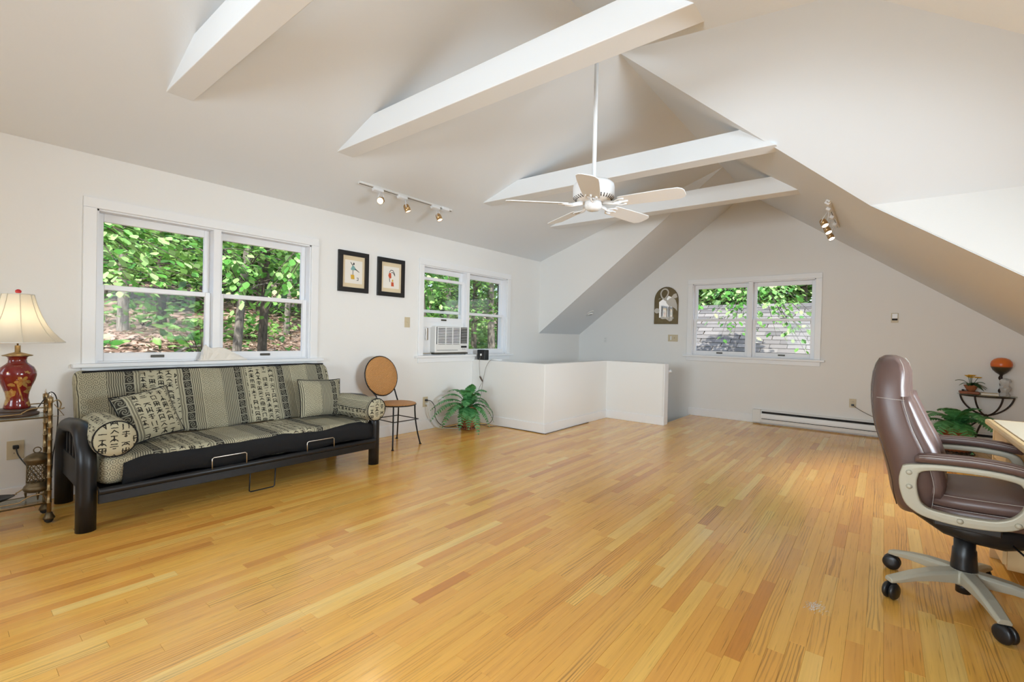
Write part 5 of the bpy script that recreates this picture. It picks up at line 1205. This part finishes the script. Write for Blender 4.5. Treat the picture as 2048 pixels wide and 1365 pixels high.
spray('pale green spray hanging in the right panes of the futon window',rp(640,470,6.6),[rp(*q) for q in ((540,560,6.4),(520,610,6.3),(560,600,6.5),(575,520,6.4),(530,630,6.3),(590,570,6.5),(600,520,6.6),(550,500,6.7))],18,3,.6)
spray('small green spray low in the right panes of the futon window',rp(440,500,7.4),[rp(*q) for q in ((500,560,7.2),(490,585,7.1),(470,630,7.2),(520,545,7.3),(480,530,7.2),(500,625,7.2),(460,560,7.4),(540,520,7.6))],18,4,.5)
spray('young leafy shoot at the lower left window pane near the sill',rp(180,720,6.0),[rp(*q) for q in ((235,700,5.9),(215,690,5.9),(200,680,6.0))],8,8,.3)
spray('yellow-green shoots beside the pale trunk at the window mullion',rp(405,740,7.2),[rp(*q) for q in ((400,650,7.0),(380,665,7.0),(350,660,7.2),(410,640,7.1))],9,9,.3)
spray('leafy sapling spray outside the air conditioner window',rp(830,520,7.0),[rp(*q) for q in ((880,560,6.8),(870,600,6.7),(900,550,7.0),(862,620,6.8),(925,545,7.2))],12,5)
# neighbouring shingle roof seen through the gable window
rf=thing('shingle_roof','weathered grey shingle roof of the wing outside the gable window','roof',(11.5,2.3,1.95),kind='structure')
k=.75; e=Vector((-1,0,-k)).normalized(); nrm=Vector((-k,0,1)).normalized(); RO=Vector((11.5,2.3,1.95))
MB(RO).poly([(11.5,-.6,1.93),(11.5,5.2,1.93),(8.4,5.2,1.93-3.1*k),(8.4,-.6,1.93-3.1*k)],(0,0,-.08)).build('roof_deck',M['bark_dark'],rf)
sm=MB(); sm.poly([(0,-.148,.012),(0,.148,.012),(.0,.148,0),(0,-.148,0)],(0,0,0)) if False else None
sv=[]; a0=[(Vector((0,0,0))),e*.155]
vs=[]
for d_,h in ((0.0,.004),(.155,.016)):
    for y in (-.147,.147): vs.append(e*d_+nrm*h+Vector((0,y,0)))
for d_,h in ((0.0,-.004),(.155,.002)):
    for y in (-.147,.147): vs.append(e*d_+nrm*h+Vector((0,y,0)))
sme=bpy.data.meshes.new('shingle'); sme.from_pydata([tuple(v) for v in vs],[],[(0,1,3,2),(2,3,7,6),(0,2,6,4),(1,5,7,3),(4,6,7,5)]); sme.materials.append(M['shingle'])
for r_ in range(20):
    for q in range(14):
        o=bpy.data.objects.new('shingle',sme); COL.objects.link(o); o.parent=rf; p=e*(.02+r_*.138)+Vector((0,-1.9+q*.30+(r_%2)*.15+random.uniform(-.01,.01),0))+nrm*random.uniform(0,.004); o.location=p
for q in range(14):
    o=MB().poly([(-.12,-.14,-.05),(0,-.14,.035),(.12,-.14,-.05),(.12,-.14,-.06),(0,-.14,.02),(-.12,-.14,-.06)],(0,.285,0)).build('ridge_cap',M['shingle'],rf); o.location=(0,-1.9+q*.30,.0)
# chimney-less far trees behind the roof and the branch hanging in front of it
for i,(az,r,w) in enumerate([(17,17,.14),(13.5,16,.12),(10,18,.15),(6.5,16.5,.13),(20,20,.16),(3,19,.15),(12,24,.18),(7,25,.18),(16,25,.2)]):
    el=lambda e_:1.15+r*math.tan(rad(e_)); tree('dark green tree rising behind the shingle roof',az,r,w,(.1,.1),9,10,150,el(2.5),el(11),2.4,.24,'leaf_dark' if i%2 else 'leaf_tree','bark_dark',600+i,'trees behind the shingle roof')
spray('drooping leafy branch hanging down the left half of the gable window',(9.9,2.2,2.3),[(9.2,2.55,1.55),(9.0,2.1,1.25),(9.1,2.35,1.2),(9.2,2.0,1.6),(9.0,2.75,1.85),(9.1,2.4,1.95),(9.0,1.9,1.95),(9.1,1.75,1.45),(9.0,2.9,1.7),(9.2,2.15,1.75),(9.0,1.75,1.1),(9.1,2.6,2.05)],25,6,.7)
spray('leafy branch sweeping across the right half of the gable window',(9.9,1.9,2.4),[(9.1,1.25,1.75),(9.0,1.1,1.35),(9.2,.95,1.1),(9.1,1.45,1.25),(9.3,1.2,1.95),(9.0,.9,1.6),(9.0,1.7,1.85),(9.1,1.0,.95),(9.2,1.4,1.55),(9.0,1.3,1.45),(9.1,.8,1.3),(9.2,1.55,2.0),(9.0,1.0,1.95),(9.1,1.15,1.15)],21,7,.7)
